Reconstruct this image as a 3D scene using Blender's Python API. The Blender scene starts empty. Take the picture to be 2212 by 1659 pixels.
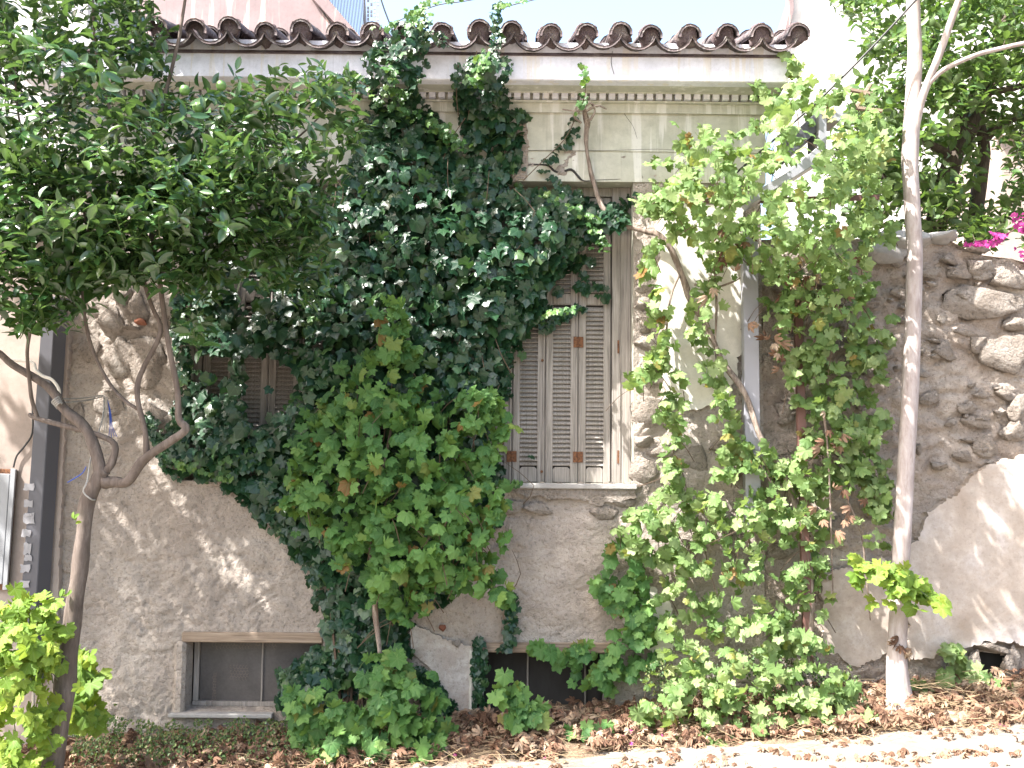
import bpy, math, random
import numpy as np
from mathutils import Vector, Matrix, noise as mnoise
rng = np.random.default_rng(7); random.seed(7)
sc = bpy.context.scene; col = sc.collection
R = math.radians
# ------------------------------------------------------------ camera
CW, CH, F = 2212.0, 1659.0, 2150.0
cam = bpy.data.objects.new('camera', bpy.data.cameras.new('camera')); col.objects.link(cam)
cam.data.sensor_width = 36; cam.data.lens = 36*F/CW; cam.data.clip_end = 2000
CP = Vector((0, -6.5, 1.78)); TILT, ROLL = 4.6, .52
CM = Matrix.Translation(CP) @ Matrix.Rotation(R(90+TILT), 4, 'X') @ Matrix.Rotation(R(ROLL), 4, 'Z')
cam.matrix_world = CM; sc.camera = cam
# ------------------------------------------------------------ light
SUN = Vector((-.62, -.40, 1)).normalized()
w = bpy.data.worlds.new('World'); sc.world = w; w.use_nodes = True
nt = w.node_tree; bg = nt.nodes['Background']; bg.inputs[1].default_value = .15
sky = nt.nodes.new('ShaderNodeTexSky'); sky.sky_type = 'NISHITA'; sky.sun_disc = False
sky.sun_elevation = math.asin(SUN.z); sky.sun_rotation = math.atan2(SUN.x, SUN.y); sky.air_density = 1.25; sky.dust_density = 4.5; sky.ozone_density = .6
nt.links.new(sky.outputs[0], bg.inputs[0])
sun = bpy.data.objects.new('sun', bpy.data.lights.new('sun', 'SUN')); col.objects.link(sun)
sun.data.energy = 5.0; sun.data.angle = R(.53); sun.data.color = (1, .965, .92); sun.location = (-6, -5, 12)
sun.rotation_euler = SUN.to_track_quat('Z', 'Y').to_euler()
sc.view_settings.view_transform = 'Standard'; sc.view_settings.look = 'None'; sc.view_settings.gamma = 1
sc.view_settings.use_curve_mapping = False; sc.view_settings.exposure = 1.95
sc.cycles.max_bounces = 7; sc.cycles.transparent_max_bounces = 8; sc.cycles.use_denoising = True

R3 = np.array(CM.to_3x3())
def at(px, py, y):
    "point on the vertical plane at depth y seen in that direction"
    d = R3 @ np.array([(px-CW/2)/F, -(py-CH/2)/F, -1.0]); t = (y-CP.y)/d[1]
    return Vector((CP.x+d[0]*t, y, CP.z+d[2]*t))
def atv(px, py, y):
    d = np.stack([(px-CW/2)/F, -(py-CH/2)/F, -np.ones_like(px)], 1) @ R3.T
    t = (y-CP.y)/d[:, 1]
    return np.stack([d[:, 0]*t, y, CP.z+d[:, 2]*t], 1)
def X(px, y=0, py=800): return at(px, py, y).x
def Z(py, y=0, px=1106): return at(px, py, y).z
# ------------------------------------------------------------ helpers
def tag(o, label=None, cat=None, group=None, kind=None):
    if label: o['label'] = label
    if cat: o['category'] = cat
    if group: o['group'] = group
    if kind: o['kind'] = kind
    return o
def empty(name, loc, label, cat, group=None):
    o = bpy.data.objects.new(name, None); col.objects.link(o); o.location = loc
    o.empty_display_size = .1
    return tag(o, label, cat, group)
def mesh(name, V, Fc, mats=None, smooth=False):
    me = bpy.data.meshes.new(name); me.from_pydata([tuple(v) for v in V], [], Fc)
    for m in (mats or []): me.materials.append(m)
    if smooth: me.polygons.foreach_set('use_smooth', [True]*len(me.polygons))
    me.update(); return me
def link(name, me, parent=None, mw=None):
    "link a mesh given in world coordinates, optionally under a parent"
    o = bpy.data.objects.new(name, me); col.objects.link(o)
    if parent is not None:
        o.parent = parent; inv = PW(parent).inverted()
        o.matrix_basis = inv @ (mw if mw is not None else Matrix.Identity(4))
    elif mw is not None: o.matrix_basis = mw
    return o
def PW(o):
    m = Matrix.LocRotScale(o.location, o.rotation_euler.to_quaternion(), o.scale)
    return PW(o.parent) @ m if o.parent else m
class MB:
    def __init__(s): s.v = []; s.f = []
    def add(s, V, Fc):
        n = len(s.v); s.v += [tuple(v) for v in V]; s.f += [tuple(i+n for i in f) for f in Fc]; return s
    def box(s, a, b, bev=0):
        x0, y0, z0 = a; x1, y1, z1 = b
        if x0 > x1: x0, x1 = x1, x0
        if y0 > y1: y0, y1 = y1, y0
        if z0 > z1: z0, z1 = z1, z0
        return s.add([(x0,y0,z0),(x1,y0,z0),(x1,y1,z0),(x0,y1,z0),(x0,y0,z1),(x1,y0,z1),(x1,y1,z1),(x0,y1,z1)],
              [(0,3,2,1),(4,5,6,7),(0,1,5,4),(1,2,6,5),(2,3,7,6),(3,0,4,7)])
    def prism(s, pts, off):
        "closed polygon of 3-D points swept by off"
        n = len(pts); off = Vector(off)
        return s.add(list(map(Vector, pts))+[Vector(p)+off for p in pts],
              [tuple(range(n)), tuple(range(2*n-1, n-1, -1))]+[(i, i+n, (i+1) % n+n, (i+1) % n) for i in range(n)])
    def tube(s, pts, rad, seg=8, wob=0.0, sd=0, sub=4):
        P = [Vector(p) for p in pts]; rr = list(rad) if hasattr(rad, '__len__') else [rad]*len(P)
        Q, q = [], []
        for i in range(len(P)-1):
            p0 = P[max(i-1, 0)]; p1 = P[i]; p2 = P[i+1]; p3 = P[min(i+2, len(P)-1)]
            for k in range(sub):
                t = k/sub
                Q.append(.5*((2*p1)+(p2-p0)*t+(2*p0-5*p1+4*p2-p3)*t*t+(3*p1-p0-3*p2+p3)*t**3)); q.append(rr[i]*(1-t)+rr[i+1]*t)
        Q.append(P[-1]); q.append(rr[-1]); V = []; Fc = []
        u = Vector((1, .13, .2))
        for i, p in enumerate(Q):
            d = (Q[min(i+1, len(Q)-1)]-Q[max(i-1, 0)])
            d = d.normalized() if d.length > 1e-9 else Vector((0, 0, 1))
            u = (u-d*u.dot(d)).normalized(); v = d.cross(u)
            for k in range(seg):
                a = 2*math.pi*k/seg; r = q[i]
                if wob: r *= 1+wob*mnoise.noise(Vector((math.cos(a)*1.3+sd, math.sin(a)*1.3, i*.35+sd)))
                V.append(p+(u*math.cos(a)+v*math.sin(a))*r)
        for i in range(len(Q)-1):
            for k in range(seg):
                Fc.append((i*seg+k, i*seg+(k+1) % seg, (i+1)*seg+(k+1) % seg, (i+1)*seg+k))
        Fc.append(tuple(range(seg-1, -1, -1))); Fc.append(tuple((len(Q)-1)*seg+k for k in range(seg)))
        return s.add(V, Fc)
    def obj(s, name, m, parent=None, smooth=False, bev=0):
        o = link(name, mesh(name, s.v, s.f, [m], smooth), parent)
        if bev:
            b = o.modifiers.new('bevel', 'BEVEL'); b.width = bev; b.segments = 1; b.limit_method = 'ANGLE'
        return o
# ------------------------------------------------------------ materials
def mat(name, build, rough=.8):
    m = bpy.data.materials.new(name); m.use_nodes = True; t = m.node_tree
    p = t.nodes['Principled BSDF']; p.inputs['Roughness'].default_value = rough
    build(t, p, t.links.new); return m
def nd(t, typ, **k):
    n = t.nodes.new(typ)
    for a, v in k.items():
        if a in n.inputs and not hasattr(n, a): n.inputs[a].default_value = v
        elif hasattr(n, a): setattr(n, a, v)
    return n
def pos(t, scale=(1, 1, 1)):
    g = t.nodes.new('ShaderNodeNewGeometry'); mp = t.nodes.new('ShaderNodeMapping'); mp.inputs['Scale'].default_value = scale
    t.links.new(g.outputs['Position'], mp.inputs[0]); return mp.outputs[0]
def noi(t, vec, scale, detail=5, rough=.6, dist=0):
    n = t.nodes.new('ShaderNodeTexNoise'); n.inputs['Scale'].default_value = scale; n.inputs['Detail'].default_value = detail
    n.inputs['Roughness'].default_value = rough; n.inputs['Distortion'].default_value = dist
    t.links.new(vec, n.inputs['Vector']); return n.outputs['Fac']
def ramp(t, fac, stops):
    r = t.nodes.new('ShaderNodeValToRGB'); e = r.color_ramp.elements
    while len(e) < len(stops): e.new(.5)
    for el, (p, c) in zip(e, stops):
        el.position = p; el.color = (*c, 1) if hasattr(c, '__len__') else (c, c, c, 1)
    t.links.new(fac, r.inputs[0]); return r.outputs[0]
def mix(t, fac, a, b, mode='MIX'):
    m = t.nodes.new('ShaderNodeMix'); m.data_type = 'RGBA'; m.blend_type = mode
    for sk, v in ((m.inputs[0], fac), (m.inputs[6], a), (m.inputs[7], b)):
        if hasattr(v, 'is_output'): t.links.new(v, sk)
        elif hasattr(v, '__len__'): sk.default_value = (*v, 1)
        else: sk.default_value = v
    return m.outputs[2]
def math_(t, op, a, b=0.0, c=None):
    m = t.nodes.new('ShaderNodeMath'); m.operation = op
    for i, v in enumerate((a, b, c)):
        if v is None: continue
        if hasattr(v, 'is_output'): t.links.new(v, m.inputs[i])
        else: m.inputs[i].default_value = v
    return m.outputs[0]
def bump(t, p, h, strength=.5, dist=.01):
    b = t.nodes.new('ShaderNodeBump'); b.inputs['Strength'].default_value = strength; b.inputs['Distance'].default_value = dist
    t.links.new(h, b.inputs['Height']); t.links.new(b.outputs[0], p.inputs['Normal'])
def grainy(c1, c2, c3, scale=1.5, fine=70, bstr=.8, bd=.012, speck=.5, streak=None):
    K_ = .71; c1, c2, c3 = [tuple(x*K_ for x in c) for c in (c1, c2, c3)]; streak = tuple(x*K_ for x in streak) if streak else None
    def f(t, p, L):
        v = pos(t); a = noi(t, v, scale, 6, .65, .3); b = noi(t, v, scale*6, 5, .7); g = noi(t, v, fine, 4, .75)
        c = ramp(t, a, [(.32, c1), (.5, c2), (.68, c3)])
        c = mix(t, ramp(t, b, [(.4, 0.0), (.62, .55)]), c, tuple(x*.72 for x in c2))
        if streak:
            s1 = noi(t, pos(t, (9, 9, .55)), 1.6, 4, .6); s2 = noi(t, pos(t, (25, 25, 1.2)), 1.0, 3, .6)
            c = mix(t, ramp(t, s1, [(.56, 0.0), (.62, .75)]), c, streak)
            c = mix(t, ramp(t, s2, [(.58, 0.0), (.75, .35)]), c, tuple(x*.55 for x in c1))
        c = mix(t, ramp(t, g, [(.34, speck), (.47, 0.0)]), c, tuple(x*.35 for x in c1))
        L(c, p.inputs['Base Color'])
        h = math_(t, 'ADD', math_(t, 'MULTIPLY', b, 1.2), math_(t, 'MULTIPLY', g, .8)); bump(t, p, h, bstr, bd)
        p.inputs['Specular IOR Level'].default_value = .2
    return f
STUCCO = mat('rough_stucco', grainy((.47,.395,.34), (.60,.525,.46), (.74,.66,.585), 1.1, 48, 1, .03, .5), .95)
STUCCOW = mat('limewashed_stucco', grainy((.42,.35,.29), (.58,.51,.45), (.80,.77,.73), 3.2, 40, .8, .012, .4), .9)
MORTAR = mat('earth_mortar', grainy((.46,.375,.31), (.60,.505,.43), (.72,.635,.55), 1.6, 45, 1, .035, .5), .95)
CREAM = mat('stained_cream_paint', grainy((.58,.57,.48), (.70,.69,.585), (.80,.79,.70), 2.0, 45, .35, .004, .12, (.92,.90,.85)), .75)
WHITEP = mat('chalky_white_paint', grainy((.84,.85,.95), (1.0,1.0,1.11), (1.1,1.1,1.2), 1.6, 45, .3, .004, .15, (.92,.86,.80)), .7)
PLASTER = mat('old_plaster_skin', grainy((.70,.66,.56), (.78,.75,.66), (.84,.82,.75), 2.4, 30, .35, .004, .1), .8)
PINKPL = mat('patchy_pink_plaster', grainy((.42,.34,.275), (.60,.52,.455), (.72,.67,.66), 2.6, 35, .4, .005, .2), .85)
PINKW = mat('weathered_pink_render', grainy((.29,.225,.23), (.34,.265,.265), (.38,.30,.305), .8, 25, .3, .004, .15, (.66,.50,.44)), .85)
BEIGEW = mat('beige_render', grainy((.44,.36,.315), (.50,.42,.37), (.55,.475,.425), .9, 40, .3, .004, .12), .85)
BRIGHTW = mat('white_wall_paint', grainy((.76,.75,.72), (.8,.79,.76), (.84,.83,.81), .5, 20, .15, .003, .05), .8)
STONE = mat('limestone', grainy((.38,.32,.265), (.50,.43,.37), (.64,.58,.52), 6, 42, 1, .035, .6), .9)
MARBLE = mat('dirty_marble', grainy((.36,.345,.33), (.47,.45,.43), (.58,.57,.55), 5, 60, .6, .006, .2), .6)
BRICK = mat('red_brick', grainy((.24,.09,.055), (.33,.14,.09), (.42,.24,.17), 6, 60, .6, .006, .3), .9)
def tile_(t, p, L):
    v = pos(t); a = noi(t, v, 6, 6, .7, .4); b = noi(t, v, 28, 5, .7); oi = t.nodes.new('ShaderNodeObjectInfo')
    c = ramp(t, a, [(.3, (.035,.029,.031)), (.48, (.09,.068,.070)), (.62, (.155,.115,.11)), (.75, (.28,.24,.225))])
    c = mix(t, math_(t, 'MULTIPLY', oi.outputs['Random'], .5), c, (.085,.068,.075))
    c = mix(t, ramp(t, b, [(.52, 0.0), (.64, .7)]), c, (.30,.28,.26))
    L(c, p.inputs['Base Color']); bump(t, p, b, .9, .012)
TILE = mat('lichened_clay_tile', tile_, .92)
PLUG = mat('mortar_plug', grainy((.16,.115,.125), (.27,.205,.21), (.46,.41,.39), 9, 60, 1, .02, .5), .95)
def wood_(c1, c2, c3, gs=(60, 60, 2.2)):
    def f(t, p, L):
        g = noi(t, pos(t, gs), 1.6, 5, .65, .4); a = noi(t, pos(t), 2.5, 4)
        c = ramp(t, g, [(.28, c1), (.5, c2), (.72, c3)]); c = mix(t, ramp(t, a, [(.4, 0.0), (.7, .5)]), c, tuple(x*.75 for x in c2))
        L(c, p.inputs['Base Color']); bump(t, p, g, .7, .004)
    return f
WOOD = mat('silvered_wood', wood_((.12,.105,.095), (.26,.235,.21), (.37,.34,.315)), .85)
WOODP = mat('pale_timber', wood_((.10,.072,.052), (.24,.18,.13), (.37,.30,.23), (2.2, 60, 60)), .85)
def rust_(t, p, L):
    a = noi(t, pos(t), 70, 5); L(ramp(t, a, [(.35, (.05,.02,.01)), (.6, (.17,.07,.028))]), p.inputs['Base Color']); bump(t, p, a, .5, .003)
RUST = mat('rust', rust_, .85)
def paintm(name, c, rough=.45, metal=0, var=.25):
    def f(t, p, L):
        a = noi(t, pos(t, (1, 1, .4)), 14, 5); L(mix(t, ramp(t, a, [(.4, 0.0), (.7, var)]), c, tuple(x*.55+.05 for x in c)), p.inputs['Base Color'])
        p.inputs['Metallic'].default_value = metal; bump(t, p, a, .1, .003)
    return mat(name, f, rough)
GREYM = paintm('grey_painted_steel', (.075,.075,.088)); GALV = paintm('pale_grey_metal', (.27,.27,.30), .4)
BROWNM = paintm('brown_painted_iron', (.12,.055,.045), .55); PVC = paintm('cream_plastic', (.42,.38,.31), .5)
CABW = paintm('cabinet_paint', (.26,.27,.285), .5); BLACKM = paintm('black_rubber', (.02,.02,.02), .6)
BLUE = paintm('blue_twine', (.03,.09,.42), .7); ROPE = paintm('grey_rope', (.30,.29,.27), .9); PAPER = paintm('torn_paper', (.30,.295,.31), .8, 0, .9)
DARKIN = paintm('dark_interior', (.03,.027,.025), .95)  # near-black: shade of rooms and hollows put into colour, also dark cracks
def glass_(t, p, L):
    a = noi(t, pos(t), 3, 6, .7); b = noi(t, pos(t), 60, 3)
    L(ramp(t, a, [(.3, (.045,.039,.037)), (.7, (.10,.09,.085))]), p.inputs['Base Color'])
    L(ramp(t, b, [(.3, .45), (.7, .8)]), p.inputs['Roughness'])
GLASS = mat('dusty_pane', glass_, .6)
def bark_(c1, c2, c3, sc_=1.0):
    def f(t, p, L):
        a = noi(t, pos(t, (30*sc_, 30*sc_, 7*sc_)), 1.2, 6, .7, .5); b = noi(t, pos(t), 5, 5)
        c = ramp(t, a, [(.3, c1), (.5, c2), (.7, c3)]); c = mix(t, ramp(t, b, [(.45, 0.0), (.65, .5)]), c, c1)
        L(c, p.inputs['Base Color']); bump(t, p, a, .6, .008)
    return f
BARKC = mat('citrus_bark', bark_((.07,.052,.043), (.125,.098,.082), (.19,.155,.135)), .9)
BARKP = mat('pale_bark', bark_((.24,.19,.175), (.36,.31,.295), (.44,.395,.385), .8), .85)
BARKV = mat('shaggy_vine_bark', bark_((.09,.065,.05), (.23,.18,.15), (.42,.36,.31), 2.0), .95)
BARKD = mat('dark_bark', bark_((.04,.03,.025), (.09,.07,.055), (.16,.13,.10)), .95)
TWIG = paintm('green_twig', (.07,.10,.03), .6); TWIGB = paintm('brown_twig', (.10,.065,.042), .8)
def leafm(name, cols, under, rough=.4, trans=.28, tcol=(.25,.42,.04), vein=(.2,.32,.12), vw=.07, spec=.5):
    "cols: colour stops by the leaf's own random tint"
    m = bpy.data.materials.new(name); m.use_nodes = True; t = m.node_tree; L = t.links.new; p = t.nodes['Principled BSDF']
    at_ = nd(t, 'ShaderNodeAttribute', attribute_name='tint'); oi = t.nodes.new('ShaderNodeObjectInfo'); ve = nd(t, 'ShaderNodeAttribute', attribute_name='vein')
    r = math_(t, 'FRACT', math_(t, 'ADD', at_.outputs['Fac'], oi.outputs['Random']))
    c = ramp(t, r, cols); a = noi(t, pos(t), 45, 3); c = mix(t, math_(t, 'MULTIPLY', a, .35), c, tuple(x*.6 for x in cols[0][1]))
    vf = ramp(t, ve.outputs['Fac'], [(0.0, .55), (vw, 0.0)]); c = mix(t, vf, c, vein)
    g = t.nodes.new('ShaderNodeNewGeometry'); c2 = mix(t, math_(t, 'MULTIPLY', g.outputs['Backfacing'], .75), c, under)
    L(c2, p.inputs['Base Color']); p.inputs['Roughness'].default_value = rough; p.inputs['Specular IOR Level'].default_value = spec
    bump(t, p, math_(t, 'ADD', ve.outputs['Fac'], math_(t, 'MULTIPLY', a, .4)), .35, .004)
    tr = t.nodes.new('ShaderNodeBsdfTranslucent'); L(mix(t, .5, c, tcol), tr.inputs[0])
    ms = t.nodes.new('ShaderNodeMixShader'); ms.inputs[0].default_value = trans; L(p.outputs[0], ms.inputs[1]); L(tr.outputs[0], ms.inputs[2])
    L(ms.outputs[0], t.nodes['Material Output'].inputs['Surface']); return m
L_IVY = leafm('ivy_leaf', [(0, (.010,.038,.019)), (.5, (.015,.052,.024)), (.85, (.024,.07,.026)), (.97, (.055,.11,.03))], (.045,.085,.04), .36, .14, (.14,.3,.03), (.09,.17,.08), .06)
L_IVYY = leafm('young_ivy_leaf', [(0, (.03,.10,.025)), (.6, (.06,.15,.035)), (1, (.13,.22,.04))], (.11,.18,.06), .45, .3)
L_CIT = leafm('citrus_leaf', [(0, (.018,.062,.02)), (.5, (.042,.11,.03)), (.8, (.09,.18,.048)), (.96, (.13,.2,.055))], (.045,.09,.035), .27, .22, (.24,.40,.07), (.10,.16,.06), .05, .9)
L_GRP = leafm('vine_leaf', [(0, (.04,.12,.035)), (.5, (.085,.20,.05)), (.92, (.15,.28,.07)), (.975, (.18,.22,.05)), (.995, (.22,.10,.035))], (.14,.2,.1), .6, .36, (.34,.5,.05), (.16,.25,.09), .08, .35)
L_GRPS = leafm('sunlit_vine_leaf', [(0, (.09,.16,.05)), (.4, (.17,.27,.09)), (.93, (.30,.38,.17)), (.975, (.27,.27,.07)), (.994, (.24,.10,.04))], (.2,.26,.15), .5, .4, (.4,.55,.08), (.2,.28,.12), .08, .3)  # lighter copy of the vine leaf, sunlight put into its colours
L_GRPY = leafm('fresh_vine_leaf', [(0, (.12,.22,.035)), (.6, (.2,.32,.05)), (1, (.3,.36,.06))], (.24,.3,.12), .6, .42, (.5,.62,.06), (.26,.34,.14), .08, .3)
L_BG = leafm('garden_tree_leaf', [(0, (.05,.11,.03)), (.5, (.09,.17,.045)), (1, (.17,.25,.07))], (.12,.17,.08), .4, .3)
L_DRY = leafm('dry_leaf', [(0, (.09,.05,.034)), (.4, (.20,.115,.078)), (.75, (.33,.225,.155)), (1, (.46,.36,.26))], (.24,.155,.11), .8, .15, (.4,.2,.08), (.3,.18,.1), .08, .15)
L_WEED = leafm('weed_leaf', [(0, (.035,.08,.025)), (.6, (.07,.12,.035)), (1, (.2,.2,.07))], (.12,.17,.08), .6, .3)
L_FLW = leafm('magenta_bract', [(0, (.36,.025,.20)), (1, (.50,.09,.30))], (.42,.08,.25), .6, .4, (.5,.06,.3), (.42,.1,.25), .02, .2)
FRUIT = paintm('green_orange_skin', (.10,.20,.045), .45); STRAW = paintm('straw', (.36,.27,.16), .8)
# ------------------------------------------------------------ leaves
def palm(n_lobe, lobes, notch, serr=0, cup=.1, seed=0):
    "palmate leaf: lobes = [(angle from the tip, length)], fan about the stalk; unit length"
    r = random.Random(seed); pts = []; V = [(0, 0, 0)]; vein = [0]
    seq = []
    for i, (a, l) in enumerate(lobes):
        seq.append((a, l*(1+r.uniform(-.06, .06)), 0))
        if i < len(lobes)-1:
            a2 = lobes[i+1][0]; l2 = min(l, lobes[i+1][1]); am = (a+a2)/2
            if serr:
                seq.append((a+(a2-a)*.14, l*.93, .3)); seq.append((a+(a2-a)*.20, l*.84, .4)); seq.append((a+(a2-a)*.32, l*.85, .7))
                seq.append((am, l2*notch, 1)); seq.append((a+(a2-a)*.68, lobes[i+1][1]*.85, .7)); seq.append((a+(a2-a)*.80, lobes[i+1][1]*.84, .4)); seq.append((a+(a2-a)*.86, lobes[i+1][1]*.93, .3))
            else:
                seq.append((am, l2*notch, 1))
    for a, l, vv in seq:
        x = math.sin(a)*l; y = math.cos(a)*l
        V.append((x, y, -cup*(x*x*1.4+y*y)*(1.0)+(.05 if vv == 1 else -.02)+r.uniform(-.03, .03))); vein.append(vv)
    n = len(seq); Fc = [(0, i+1, i) for i in range(1, n)]
    V = [(x, y-.15, z) for x, y, z in V]
    return np.array(V), Fc, np.array(vein)
D = R
def ivy_t(k):
    return [palm(5, [(D(-160), .45), (D(-116), .6), (D(-60), .74), (0, .98), (D(60), .74), (D(116), .6), (D(160), .45)], n, 0, c, k) for n, c in ((.84, .15), (.92, .35), (1.0, .45), (.74, .05))][k]
def grp_t(k):
    return palm(5, [(D(-160), .62), (D(-112), .8), (D(-56), .9), (0, .96), (D(56), .9), (D(112), .8), (D(160), .62)], (.74, .82, .7, .86)[k], 1, (.15, .45, -.2, .65)[k], k+9)
def lance(k, wd=.24, n=5):
    V = []; vein = []; Fc = []; cur = (.25, .45, .1, .6)[k]; fold = (.35, .55, .2, .45)[k]
    for i in range(n+1):
        t = i/n; wv = wd*math.sin(math.pi*min(1, t*.93+.03))**.75 if 0 < i < n else 0.0
        z = -cur*t*t*.6
        V += [(-wv, t, z+fold*wv), (0, t, z), (wv, t, z+fold*wv)]; vein += [1, 0, 1]
    for i in range(n):
        a = i*3; b = a+3
        Fc += [(a, a+1, b+1, b), (a+1, a+2, b+2, b+1)]
    return np.array(V), Fc, np.array(vein)
def tmpl(fn, name, m, var=4):
    out = []
    for k in range(var):
        V, Fc, ve = fn(k); me = mesh(name, V, Fc, [m], True)
        a = me.attributes.new('vein', 'FLOAT', 'POINT'); a.data.foreach_set('value', ve.astype(np.float32))
        out.append((V, Fc, ve, me))
    return out
def basis(n, t):
    n = n/np.linalg.norm(n, axis=1, keepdims=True); t = t-(t*n).sum(1, keepdims=True)*n
    t = t/np.maximum(np.linalg.norm(t, axis=1, keepdims=True), 1e-6); x = np.cross(t, n); return np.stack([x, t, n], 2)
def joined(name, T, pos_, B, S, which, parent, m, tints=None, kind='stuff'):
    Vs = []; loops = []; sizes = []; vein = []; tint = []; off = 0
    for k, (V, Fc, ve, _) in enumerate(T):
        idx = np.nonzero(which == k)[0]
        if not len(idx): continue
        W = np.einsum('nij,vj->nvi', B[idx], V)*S[idx][:, None, None]+pos_[idx][:, None, :]
        nv = len(V); Vs.append(W.reshape(-1, 3)); vein.append(np.tile(ve, len(idx)))
        tint.append(np.repeat(rng.random(len(idx)) if tints is None else tints[idx], nv))
        fl = np.concatenate([np.array(f) for f in Fc]); fs = np.array([len(f) for f in Fc])
        loops.append((fl[None, :]+off+np.arange(len(idx))[:, None]*nv).ravel()); sizes.append(np.tile(fs, len(idx))); off += nv*len(idx)
    V = np.concatenate(Vs); lo = np.concatenate(loops); sz = np.concatenate(sizes)
    me = bpy.data.meshes.new(name); me.vertices.add(len(V)); me.vertices.foreach_set('co', V.astype(np.float32).ravel())
    me.loops.add(len(lo)); me.loops.foreach_set('vertex_index', lo.astype(np.int32)); me.polygons.add(len(sz))
    me.polygons.foreach_set('loop_start', (np.cumsum(sz)-sz).astype(np.int32)); me.update(calc_edges=True)
    me.polygons.foreach_set('use_smooth', np.ones(len(sz), bool))
    for nm, dat in (('vein', np.concatenate(vein)), ('tint', np.concatenate(tint))):
        a = me.attributes.new(nm, 'FLOAT', 'POINT'); a.data.foreach_set('value', dat.astype(np.float32))
    me.materials.append(m); me.validate(); o = link(name, me, parent)
    if kind: o['kind'] = kind
    return o
RI = np.array(CM.inverted())
def leaves(parent, T, m, pos_, n_, t_, S, single=300, joint='foliage'):
    "the leaves that show largest as parts, the rest joined"
    B = basis(n_, t_); N = len(pos_); which = rng.integers(0, len(T), N)
    c = pos_ @ RI[:3, :3].T+RI[:3, 3]; u = -c[:, 0]/c[:, 2]; v = -c[:, 1]/c[:, 2]
    inview = (np.abs(u) < .51) & (np.abs(v) < .385)
    score = np.where(inview, S/-c[:, 2]*(1+.6*np.clip((-pos_[:, 1]), 0, 2)), 0)
    order = np.argsort(-score); k = min(single, N) if single else 0
    top, rest = order[:k], order[k:]
    inv = PW(parent).inverted()
    for i in top:
        o = bpy.data.objects.new('leaf', T[which[i]][3]); col.objects.link(o); o.parent = parent
        Mx = np.eye(4); Mx[:3, :3] = B[i]*S[i]; Mx[:3, 3] = pos_[i]; o.matrix_basis = inv @ Matrix(Mx.tolist())
    if len(rest): joined(joint, T, pos_[rest], B[rest], S[rest], which[rest], parent, m)
def inpoly(px, py, poly):
    ins = np.zeros(len(px), bool); n = len(poly)
    for i in range(n):
        x1, y1 = poly[i]; x2, y2 = poly[(i+1) % n]
        if y1 == y2: continue
        c = ((y1 > py) != (y2 > py)) & (px < (x2-x1)*(py-y1)/(y2-y1)+x1); ins ^= c
    return ins
def edged(px, py, poly):
    d = np.full(len(px), 1e9); n = len(poly)
    for i in range(n):
        a = np.array(poly[i], float); b = np.array(poly[(i+1) % n], float); ab = b-a
        t = np.clip(((px-a[0])*ab[0]+(py-a[1])*ab[1])/max(ab @ ab, 1e-9), 0, 1)
        d = np.minimum(d, np.hypot(px-a[0]-t*ab[0], py-a[1]-t*ab[1]))
    return d
def nz(px, py, s, seed=0):
    return np.array([mnoise.noise(Vector((a/s, b/s, seed))) for a, b in zip(px, py)])
def sample(poly, n, jag=14, gap=None, holes=()):
    "n points inside the outline, with a ragged edge; returns px, py, distance to the edge"
    P = np.array(poly, float); lo = P.min(0)-20; hi = P.max(0)+20; ox, oy, od = [], [], []
    tot = 0
    while tot < n:
        m = n*2; px = rng.uniform(lo[0], hi[0], m); py = rng.uniform(lo[1], hi[1], m)
        jx = px+jag*nz(px, py, 30, 3); jy = py+jag*nz(px, py, 30, 8)
        k = inpoly(jx, jy, poly)
        if gap is not None: k &= nz(px, py, gap[0], gap[2] if len(gap) > 2 else 1) > gap[1]-rng.random(m)*.25
        for hp, pr in holes: k &= ~(inpoly(px, py, hp) & (rng.random(m) < pr))
        px, py = px[k], py[k]; ox.append(px); oy.append(py); tot += len(px)
    px = np.concatenate(ox)[:n]; py = np.concatenate(oy)[:n]; return px, py, edged(px, py, poly)
def along(path, n, width):
    P = np.array(path, float); seg = np.hypot(*(P[1:]-P[:-1]).T); cum = np.concatenate([[0], np.cumsum(seg)]); s = rng.uniform(0, cum[-1], n)
    x = np.interp(s, cum, P[:, 0])+rng.normal(0, width, n); y = np.interp(s, cum, P[:, 1])+rng.normal(0, width*.6, n)
    return x, y, np.full(n, 10.0)
def drift(nn, px, py, s, k):
    nn = nn.copy(); nn[:, 0] += k*nz(px, py, s, 21); nn[:, 2] += k*nz(px, py, s, 27); nn[:, 1] += .3*k*nz(px, py, s, 33); return nn
def hang(n, spread=.55, up=.45):
    "blades that hang on a wall, face outwards and up, tips down"
    nn = np.stack([rng.normal(-.12, spread, n), rng.normal(-1, .3, n), rng.normal(up, spread, n)], 1)
    tt = np.stack([rng.normal(0, .5, n), rng.normal(-.35, .3, n), rng.normal(-1, .35, n)], 1); return nn, tt
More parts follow.
